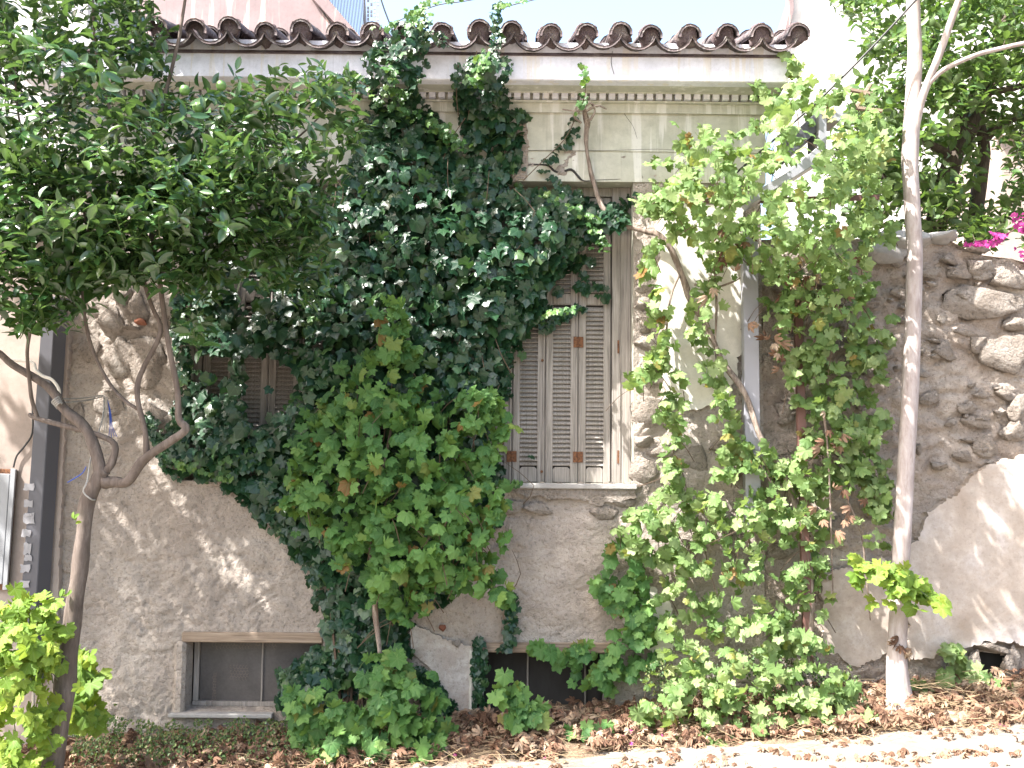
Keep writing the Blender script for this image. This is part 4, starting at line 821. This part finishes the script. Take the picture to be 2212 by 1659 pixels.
VC = [(810, 700), (850, 692), (890, 740), (910, 790), (920, 850), (980, 900), (1010, 860), (1060, 840), (1100, 880), (1075, 920), (1035, 940), (1020, 1000), (1085, 1050), (1100, 1110), (1060, 1190), (1075, 1280), (1020, 1260), (940, 1310), (860, 1330), (800, 1290), (760, 1230), (700, 1160), (640, 1120), (620, 1060), (660, 960), (690, 870), (740, 800), (790, 760)]
a = sample(VC, 1050, 60, (34, -.05))
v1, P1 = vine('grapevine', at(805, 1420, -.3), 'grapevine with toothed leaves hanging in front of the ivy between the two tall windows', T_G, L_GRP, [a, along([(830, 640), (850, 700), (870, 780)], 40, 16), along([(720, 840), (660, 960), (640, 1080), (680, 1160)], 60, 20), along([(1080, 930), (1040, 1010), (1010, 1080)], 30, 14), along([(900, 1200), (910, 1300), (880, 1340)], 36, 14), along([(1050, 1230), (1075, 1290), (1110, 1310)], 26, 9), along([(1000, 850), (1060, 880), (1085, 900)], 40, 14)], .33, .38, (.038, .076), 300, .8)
stems(v1, P1, 90); limb('stem', [(822, 1420, -.3), (812, 1330, -.32), (806, 1240, -.35), (800, 1150, -.35), (830, 1000, -.38), (860, 850, -.4)], [.016, .017, .013, .011, .009, .006], BARKV, v1, .5)
a = sample([(610, 1500), (690, 1480), (760, 1520), (800, 1420), (850, 1405), (890, 1440), (940, 1500), (985, 1540), (1010, 1600), (1000, 1720), (600, 1720), (640, 1600)], 470, 55, (34, -.1))
v2, P2 = vine('grapevine', at(800, 1640, -.55), 'bright low grapevine sprawling over the litter at the foot of the ivy', T_G, L_GRP, [a, along([(830, 1440), (860, 1520), (900, 1600)], 60, 16), along([(1090, 1480), (1120, 1520), (1150, 1540), (1090, 1560)], 60, 16), along([(1230, 1590), (1280, 1570), (1330, 1570)], 14, 12)], .35, .3, (.045, .08), 260, .6, .8)
stems(v2, P2, 40, TWIG, 40)
VR = [(1400, 420), (1410, 370), (1455, 345), (1485, 270), (1530, 245), (1560, 300), (1620, 290), (1635, 190), (1680, 180), (1700, 150), (1750, 200), (1800, 195), (1860, 215), (1905, 260), (1925, 330), (1905, 420), (1930, 500), (1890, 560), (1880, 640), (1935, 720), (1890, 800), (1880, 880), (1915, 960), (1920, 1060), (1900, 1180), (1870, 1100), (1830, 1030), (1790, 1060), (1740, 960), (1720, 880), (1700, 780), (1660, 680), (1640, 600), (1590, 570), (1540, 590), (1500, 560), (1460, 500)]
a = sample(VR, 2000, 60, (36, -.02), [([(1700, 240), (1790, 235), (1790, 330), (1620, 440), (1600, 430), (1740, 330)], .75)])
LM = [(1360, 1080), (1450, 1050), (1560, 1070), (1640, 1030), (1700, 980), (1760, 1000), (1790, 1060), (1790, 1180), (1760, 1290), (1750, 1390), (1830, 1420), (1850, 1500), (1880, 1580), (1890, 1640), (1800, 1600), (1700, 1550), (1600, 1630), (1470, 1610), (1380, 1560), (1360, 1510), (1430, 1470), (1440, 1380), (1410, 1290), (1440, 1220), (1350, 1190), (1330, 1140)]
b3 = sample(LM, 1250, 50, (38, .02, 6), [([(1650, 1150), (1720, 1180), (1700, 1300), (1640, 1300)], .8), ([(1560, 1150), (1640, 1160), (1600, 1330), (1470, 1420), (1450, 1300)], .45)])
strands = [along([(1410, 520), (1400, 600), (1425, 700), (1440, 760)], 60, 11), along([(1430, 760), (1400, 810), (1360, 830)], 46, 12), along([(1440, 790), (1450, 900), (1455, 1040)], 90, 14), along([(1540, 600), (1510, 680), (1520, 760), (1560, 850), (1590, 950), (1560, 1040)], 150, 16), along([(1600, 960), (1640, 1000), (1700, 1020)], 70, 18), along([(1745, 1000), (1750, 1200), (1770, 1300)], 60, 20), along([(1700, 110), (1720, 150), (1740, 200)], 22, 9), along([(1860, 900), (1880, 1000), (1895, 1120)], 60, 18), along([(1440, 470), (1400, 430), (1380, 450)], 50, 12)]
sh = sample([(1140, 1385), (1200, 1395), (1300, 1400), (1330, 1340), (1270, 1250), (1330, 1170), (1400, 1200), (1400, 1300), (1430, 1430), (1330, 1480), (1250, 1500), (1230, 1440), (1180, 1430)], 230, 40, (34, .0))
def yv_(px, py, dd, u):
    can = np.clip((760-py)/300, 0, 1); t_ = .12+.85*can*(1-np.exp(-dd/60)); low = np.clip((py-1300)/250, 0, 1)
    return -(.10+.1*can+.25*low+t_*u+.18*(1-can)*(1-np.exp(-dd/60))*u)
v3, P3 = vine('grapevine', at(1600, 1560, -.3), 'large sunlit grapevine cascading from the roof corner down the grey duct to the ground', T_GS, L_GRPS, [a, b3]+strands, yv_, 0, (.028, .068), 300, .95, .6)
stems(v3, P3, 230, TWIGB, 60)
px, py, dd = sh; nn, tt = hang(len(px), .5, .5); B = basis(nn, tt); joined('shaded_foliage', T_G, atv(px, py, -.06-.15*rng.random(len(px))), B, rng.uniform(.04, .075, len(px)), rng.integers(0, 4, len(px)), v3, L_GRP)  # same vine in the darker leaf copy, shade put into colour
dl = [along([(1560, 540), (1590, 500), (1530, 640)], 16, 22), along([(1640, 700), (1680, 740), (1660, 800)], 12, 12), along([(1780, 900), (1820, 1080), (1760, 1160)], 16, 30), along([(1800, 560), (1700, 640)], 20, 40), along([(1930, 1380), (1960, 1400)], 8, 14)]
px = np.concatenate([k[0] for k in dl]); py = np.concatenate([k[1] for k in dl]); n = len(px); nn, tt = hang(n, .9, .3); T_D = tmpl(lambda k: palm(5, [(D(-150), .5), (D(-100), .7), (D(-50), .8), (0, .95), (D(50), .8), (D(100), .7), (D(150), .5)], .55, 1, (.9, 1.3, .7, 1.6)[k], k+30), 'dry_leaf', L_DRY)
joined('withered_foliage', T_D, atv(px, py, -.35-.3*rng.random(n)*np.clip((700-py)/300, .1, 1)), basis(nn, tt), rng.uniform(.035, .06, n), rng.integers(0, 4, n), v3, L_DRY)
limb('stem', [(1262, 232, -.2), (1268, 262, -.12), (1266, 300, -.08), (1272, 350, -.06), (1284, 400, -.05), (1300, 445, -.06), (1335, 480, -.06), (1385, 498, -.08), (1425, 508, -.1), (1452, 545, -.1), (1475, 600, -.1), (1492, 650, -.1), (1525, 700, -.1), (1560, 780, -.12), (1610, 850, -.16), (1640, 940, -.18), (1700, 1040, -.2), (1745, 1200, -.2), (1752, 1300, -.2), (1740, 1450, -.2)], [.014, .018, .016, .013, .013, .015, .017, .015, .02, .02, .022, .021, .02, .018, .018, .018, .018, .018, .02, .026], BARKV, v3, .7, 9)
for pts in [[(1262, 235, -.2), (1245, 240, -.2), (1215, 236, -.2)], [(1266, 240, -.2), (1290, 228, -.22), (1310, 236, -.2)], [(1255, 265, -.15), (1240, 250, -.2), (1248, 225, -.2)], [(1275, 260, -.18), (1285, 240, -.2), (1278, 225, -.2)], [(1262, 232, -.2), (1275, 222, -.22), (1290, 232, -.2)], [(1500, 615, -.12), (1540, 622, -.14), (1580, 610, -.16), (1600, 600, -.18)], [(1545, 560, -.2), (1548, 660, -.14), (1545, 750, -.12), (1550, 800, -.12)], [(1470, 590, -.1), (1450, 640, -.1), (1440, 720, -.08), (1448, 800, -.08)], [(1830, 1080, -.2), (1860, 1150, -.18), (1872, 1250, -.15), (1880, 1340, -.12)], [(1640, 1000, -.2), (1700, 1100, -.2), (1745, 1180, -.2)], [(1780, 900, -.3), (1790, 1000, -.3), (1800, 1300, -.2)]]:
    limb('cane', pts, [.009]+[.007]*(len(pts)-2)+[.004], BARKV, v3, .5, 6)
a = sample([(1840, 1205), (1900, 1190), (1960, 1225), (2020, 1270), (2045, 1310), (2000, 1300), (1980, 1345), (1930, 1330), (1900, 1290), (1840, 1260)], 52, 40)
b_x = along([(1835, 1215), (1900, 1225), (1960, 1255), (2040, 1310)], 34, 12)
v4, P4 = vine('grapevine', at(1900, 1330, -.4), 'yellow-green vine sprig crossing in front of the pale trunk', T_GY, L_GRPY, [a, b_x], .42, .12, (.045, .085), 150, .7, .7); limb('cane', [(1815, 1210, -.4), (1880, 1215, -.44), (1950, 1250, -.48), (2035, 1312, -.5)], [.005, .005, .004, .002], TWIG, v4, .2, 5)
a = sample([(-60, 1330), (20, 1300), (60, 1280), (90, 1300), (130, 1370), (150, 1410), (120, 1480), (110, 1560), (100, 1720), (-60, 1720)], 430, 60, (32, -.12), [([(20, 1480), (70, 1480), (60, 1600), (20, 1580)], .75), ([(-10, 1530), (60, 1520), (60, 1640), (-10, 1600)], .6)])
v5, P5 = vine('grapevine', at(30, 1700, -1.3), 'yellow-green young vine bushing up before the steel post and the citrus trunk', T_GY, L_GRPY, [a], 1.08, .35, (.04, .075), 300, .7, .8); stems(v5, P5, 40, TWIG, 40)
a = sample([(148, 1410), (185, 1420), (205, 1450), (222, 1530), (205, 1560), (160, 1580), (140, 1560), (140, 1480)], 62, 34)
v6, P6 = vine('grapevine', at(170, 1640, -.8), 'small bright vine with large leaves just behind the citrus trunk', T_GY, L_GRPY, [a], .7, .15, (.06, .1), 110, .4, .4); stems(v6, P6, 12, TWIG, 40)
a = [along([(2040, 1470), (2090, 1440), (2120, 1480), (2150, 1490)], 44, 14), along([(2050, 1400), (2065, 1420)], 16, 9), along([(1980, 1480), (2010, 1510)], 20, 10), along([(2160, 1490), (2212, 1540)], 26, 12)]
v7, P7 = vine('grapevine', at(2080, 1500, -.12), 'sparse vine shoot creeping past the dark hole in the rubble wall', T_GS, L_GRPS, a, .1, .1, (.05, .08), 110, .6, .7); stems(v7, P7, 12, TWIG, 40)
a = along([(1500, 1600), (1650, 1640), (1800, 1650), (1900, 1640), (1930, 1659)], 120, 16)
v8, P8 = vine('grapevine', at(1800, 1640, -.6), 'trailing vine shoot lying along the edge of the bleached pavement', T_GS, L_GRPS, [a], .5, .1, (.045, .075), 120, .6, 1.2); stems(v8, P8, 12, TWIG, 40)
# ------------------------------------------------------------ ground cover
def scatter(name, T, m, n, xr_, yr_, hz, size, flat=1.0, dens=None, label=None):
    x = rng.uniform(*xr_, n); y = rng.uniform(*yr_, n)
    if dens is not None: k = dens(x, y); x, y = x[k], y[k]; n = len(x)
    z = np.array([ground_z(a_, b_)+.03*max(0, 1+b_/.5) for a_, b_ in zip(x, y)])+rng.random(n)**1.5*hz+.012
    nn = np.stack([rng.normal(0, .5, n), rng.normal(-.2, .5, n), np.abs(rng.normal(flat, .4, n))], 1); tt = rng.normal(0, 1, (n, 3))
    o = joined(name, T, np.stack([x, y, z], 1), basis(nn, tt), rng.uniform(*size, n), rng.integers(0, len(T), n), None, m)
    tag(o, label, kind='stuff'); return o
xa, xb = X(-40), X(2300)
nzv = lambda x, y, s: np.array([mnoise.noise(Vector((a_*s, b_*s, 2))) for a_, b_ in zip(x, y)])
scatter('leaf_litter', T_D, L_DRY, 7500, (xa, xb), (-1.0, .0), .09, (.025, .062), .8, lambda x, y: (y > np.array([edge_y(a_) for a_ in x])-.03) & (nzv(x, y, 4) > -.45+.25*(y < -.45)), 'brown fallen leaves along the foot of the walls')
scatter('stray_leaf_litter', T_D, L_DRY, 2600, (xa, xb), (-1.3, -.4), .02, (.018, .045), 1.2, lambda x, y: (y < np.array([edge_y(a_) for a_ in x])+.1) & (nzv(x, y, 5) > .02), 'dry leaves blown onto the bleached pavement')
T_W = tmpl(lambda k: lance(k, .36, 3), 'weed_leaf', L_WEED)
a = sample([(160, 1590), (240, 1530), (330, 1560), (400, 1560), (640, 1550), (900, 1580), (900, 1640), (600, 1659), (150, 1720)], 5200, 20, (50, -.15)); n = len(a[0]); nn, tt = hang(n, .9, .8)
o = joined('weed_cover', T_W, atv(a[0], a[1], -.08-.5*rng.random(n)*np.clip((a[1]-1520)/100, .2, 1)), basis(nn, tt), rng.uniform(.010, .024, n), rng.integers(0, 4, n), None, L_WEED); tag(o, 'low small-leaved weeds under the basement window', kind='stuff')
a = sample([(1360, 1440), (1600, 1400), (1850, 1440), (1900, 1560), (1880, 1640), (1500, 1620)], 3000, 20, (50, 0.0)); n = len(a[0]); nn, tt = hang(n, .9, .8)
o = joined('weed_cover', T_W, atv(a[0], a[1], -.05-.4*rng.random(n)), basis(nn, tt), rng.uniform(.010, .022, n), rng.integers(0, 4, n), None, L_WEED); tag(o, 'small-leaved weeds under the large grapevine', kind='stuff')
q = MB()
for k in range(3200):
    x = random.uniform(xa, xb); y = random.uniform(-.85, -.03); z = ground_z(x, y)+.03*max(0, 1+y/.5)+random.uniform(.01, .08)
    if random.random() < .3: x = X(1970)+random.gauss(0, .22); y = -.3+random.gauss(0, .12); z += .03
    a_ = random.uniform(0, 6.28); l = random.uniform(.03, .1); dz = random.gauss(0, .3)*l; d = Vector((math.cos(a_)*l, math.sin(a_)*l*.6, dz)); c = Vector((x, y, z)); s_ = Vector((0, 0, .0011))
    q.add([c-d-s_, c+d-s_, c+d+s_, c-d+s_, c-d+Vector((0, .002, 0)), c+d+Vector((0, .002, 0))], [(0, 1, 2, 3), (3, 2, 5, 4), (4, 5, 1, 0)])
tag(q.obj('straw', STRAW), 'dry straw and stalks among the fallen leaves', kind='stuff')
scatter('fallen_petals', T_FL, L_FLW, 260, (xa, xb), (-.7, -.05), .05, (.018, .03), .8, lambda x, y: nzv(x, y, 3) > .25, 'faded pink bougainvillea petals in the litter')
